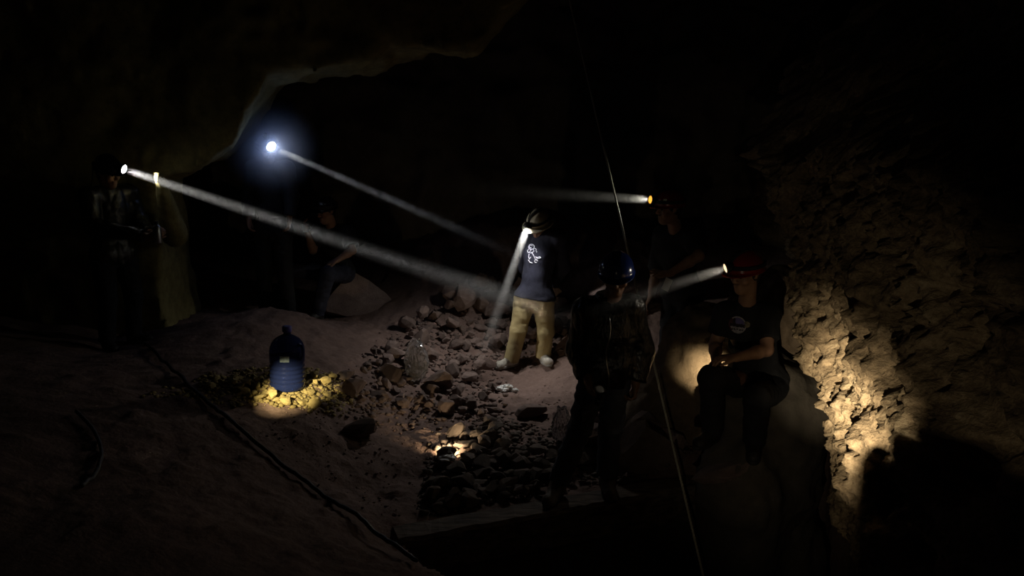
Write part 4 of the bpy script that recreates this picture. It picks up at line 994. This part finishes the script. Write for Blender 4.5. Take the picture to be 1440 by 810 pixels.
# ------------------------------------------------------------------ glowing lamp on the floor
rock('slate', lamp_pos.x, lamp_pos.y - .01, .085, 'flat stone propping up the glowing headlamp', i=3, tilt=.03, rz=.2, scl=(1, 1, 1.7), sink=.1)
fl = empty('headlamp', lamp_pos + V(0, 0, .055)); tag(fl, 'small pale headlamp propped on a flat stone, shining on the red soil', 'headlamp')
ld_ = V(-.05, .88, -.46).normalized(); Ml = frame(V(0, 0, .030), ld_)
MB().lathe([(.016, -.04), (.024, -.036), (.027, -.01), (.032, .014), (.033, .03), (.030, .032), (.029, .024)], Ml, 22).build('housing', mat_plain('pale_plastic', (.55, .58, .62), rough=.5), fl)
MB().lathe([(.029, .024), (.027, .028), (.002, .03)], Ml, 22).build('lens', E_WHITE, fl)
MB().tube([V(.02, -.03, .03), V(.05, -.05, .012), V(.07, -.09, .008), V(.045, -.13, .008), V(.01, -.12, .008), V(-.03, -.07, .012), V(-.022, -.03, .028)], .006, 6).build('head_strap', mat_plain('grey_strap', (.35, .36, .38), rough=.8), fl)
light('SPOT', 'floor_lamp_light', lamp_pos + V(0, 0, .085) + ld_ * .036, ld_, 32.0, (1, .76, .45), fl, radius=.012, angle=150, blend=1.0)

# ------------------------------------------------------------------ scraps of plastic
def crumple(u, v, size, mat, name, label, seed, flat=.5, amp=.35, lift=.4):
    import bmesh
    bm = bmesh.new(); bmesh.ops.create_icosphere(bm, subdivisions=4, radius=1); p = np.array([x.co for x in bm.verts])
    p *= (1 + amp * ridged(p * 1.4 + seed, 4, .6) * .6)[:, None]; p *= np.array(size) * np.array([1, 1, flat])
    for x, co in zip(bm.verts, p): x.co = co
    me = bpy.data.meshes.new(name); bm.to_mesh(me); bm.free()
    g = ground_at(u, v); o = obj(name, me, mat, None, g + V(0, 0, -p[:, 2].min() * lift + .0)); return tag(o, label, 'plastic')
M_clear = mat_plain('clear_film', (.75, .75, .78), rough=.12, trans=.85, ior=1.2, spec=.8)
M_wrap = mat_plain('white_film', (.78, .78, .76), rough=.3, spec=.7)
crumple(586, 536, (.085, .07, .16), M_clear, 'plastic_bag', 'clear crumpled plastic bag standing among the brown stones', 3, 1, .5, .8)
crumple(709, 550, (.052, .035, .022), M_wrap, 'crumpled_wrapper', 'white crumpled wrapper on red soil in front of the white shoes', 9, 1, .9, .7)
crumple(722, 551, (.028, .02, .013), M_wrap, 'crumpled_wrapper', 'tiny torn scrap beside the white crumpled wrapper', 14, 1, .9, .7)
crumple(628, 656, (.050, .040, .014), M_wrap, 'plastic_scrap', 'white plastic scrap lying against the stone of the glowing headlamp', 22, 1, .6, 3.2)
crumple(789, 622, (.055, .05, .12), M_clear, 'plastic_bag', 'clear plastic bag beside the leg in jeans', 27, 1, .5, .8)

# ------------------------------------------------------------------ rope, cables
R1, R2 = W(874, 315, 6.25), W(961, 690, 4.98); rd = (R2 - R1).normalized()
A0 = R1 - rd * ((4.25 - R1.z) / -rd.z if rd.z else 1); A0 = R1 + rd * ((4.3 - R1.z) / rd.z); A1 = R2 + rd * ((-2.6 - R2.z) / rd.z)
Ln = (A1 - A0).length; ra = rd.orthogonal().normalized(); rb = rd.cross(ra); mb = MB(); steps = int(Ln / .012)
for s in range(3):
    pts = []
    for i in range(steps + 1):
        z = Ln * i / steps; a = z / .075 * 2 * math.pi + s * 2.094; pts.append(A0 + rd * z + (ra * math.cos(a) + rb * math.sin(a)) *   .0045)
    mb.tube(pts, .0048, 6)
tag(mb.build('rope', M_rope), 'taut pale twisted rope hanging from the roof down into the shaft', 'rope')
def ground_cable(name, pix, r, label, cat, mat=M_cable):
    cp = [ground_at(u, v) for u, v in pix]; pts = []
    for i in range(len(cp) - 1):
        p0, p1, p2, p3 = cp[max(i - 1, 0)], cp[i], cp[i + 1], cp[min(i + 2, len(cp) - 1)]
        for t in np.linspace(0, 1, 12, endpoint=False):
            p = .5 * ((2 * p1) + (p2 - p0) * t + (2 * p0 - 5 * p1 + 4 * p2 - p3) * t * t + (3 * p1 - p0 - 3 * p2 + p3) * t ** 3)
            p.z = gz(p.x, p.y) + r * 1.3 + .012; pts.append(p)
    tag(MB().tube(pts, r, 8).build(name, mat), label, cat)
ground_cable('power_cable', [(178, 455), (205, 488), (240, 522), (285, 565), (330, 602), (390, 655), (450, 700), (520, 752), (590, 798)], .014, 'black power cable running down the dark soil slope past the jug', 'cable')
ground_cable('air_hose', [(108, 585), (128, 605), (141, 630), (143, 652), (134, 676), (115, 695)], .012, 'thin grey hose curling on the dark slope', 'hose', mat_plain('grey_hose', (.08, .08, .08), rough=.4))

# ------------------------------------------------------------------ lamps beside the camera, out of the picture
def stand_lamp(p, d, label, power, col, angle, blend=1.0, power2=0, angle2=80, d2=None, hang=False, col2=None, mid=None):
    g = gz(p.x, p.y); t = empty('work_lamp', V(p.x, p.y, g)); tag(t, label, 'lamp'); d = Vector(d).normalized(); q = V(0, 0, p.z - g) - d * .05
    for k in range(0 if hang else 3):
        a = k * 2.094; MB().tube([V(.22 * math.cos(a), .22 * math.sin(a), -.01), V(0, 0, .25)], .01, 8).build('leg', M_plastic, t)
    (MB().tube([q - d * .05, q + V(0, 0, .2), V(0, 0, 4.6 - g)], .006, 8).build('hanging_cord', M_cable, t) if hang else MB().tube([V(0, 0, .2), q - d * .03], .012, 8).build('pole', M_metal, t))
    MB().lathe([(.02, -.06), (.035, -.05), (.04, .0), (.046, .03), (.046, .036), (.04, .036), (.039, .03)], frame(q, d), 22).build('housing', M_plastic, t)
    MB().lathe([(.039, .03), (.03, .033), (.002, .034)], frame(q, d), 22).build('lens', E_AMBER2, t)
    light('SPOT', 'work_lamp_light_offscreen', p, d, power, col, t, radius=.005, angle=angle, blend=blend)
    if mid: light('SPOT', 'work_lamp_corona_offscreen', p + d * .001, d, mid[0], col, t, radius=.005, angle=mid[1], blend=1)
    if power2: light('SPOT', 'work_lamp_spill_offscreen', p + d * .002, d2 or d, power2, col2 or col, t, radius=.008, angle=angle2, blend=1)
patch = wall_at(1194, 566); L1 = V(.15, .75, 1.15)
stand_lamp(L1, unit(L1, patch), 'work lamp shining at the ochre rock face', 2200, (1, .84, .58), 9, 1.0, 24, 46, mid=(480, 16))
# headlamp of someone standing beside the camera, out of the picture: it lights the gravel before the jug
js = ground_at(414, 553); L2 = V(-2.2, 1.6, 2.42)
light('SPOT', 'headlamp_left_offscreen', L2, unit(L2, js), 2600, (1, .84, .46), None, radius=.01, angle=6.2, blend=1.0)
# unseen blocks added to cast the stepped shadow on the rock face
corner = wall_at(1258, 592); bl = L1 + (corner - L1) * .15; ddir = unit(L1, corner); bxs = V(ddir.y, -ddir.x, 0).normalized()
def block(c_top_left, w, h, th, label):
    c = c_top_left + bxs * (w / 2) - V(0, 0, h / 2); M = frame(c, V(0, 0, 1), bxs)
    o = MB().box(Matrix.Identity(4), w, th, h, .004).build('shadow_block', M_timber, smooth=False); o.matrix_world = M; tag(o, label, 'timber', 'unseen shadow blocks added beside the camera')
gb = gz(bl.x, bl.y)
block(bl + bxs * -.018 - V(0, 0, .028), .5, (bl.z - .028) - gb + .03, .2, 'tall unseen block added to shade part of the rock face')
block(bl, .45, .0281, .2, 'unseen block added on the tall one for the second shadow step')
block(bl + bxs * .018 + V(0, 0, .012), .38, .0121, .2, 'thin unseen board added on top for the last shadow step')
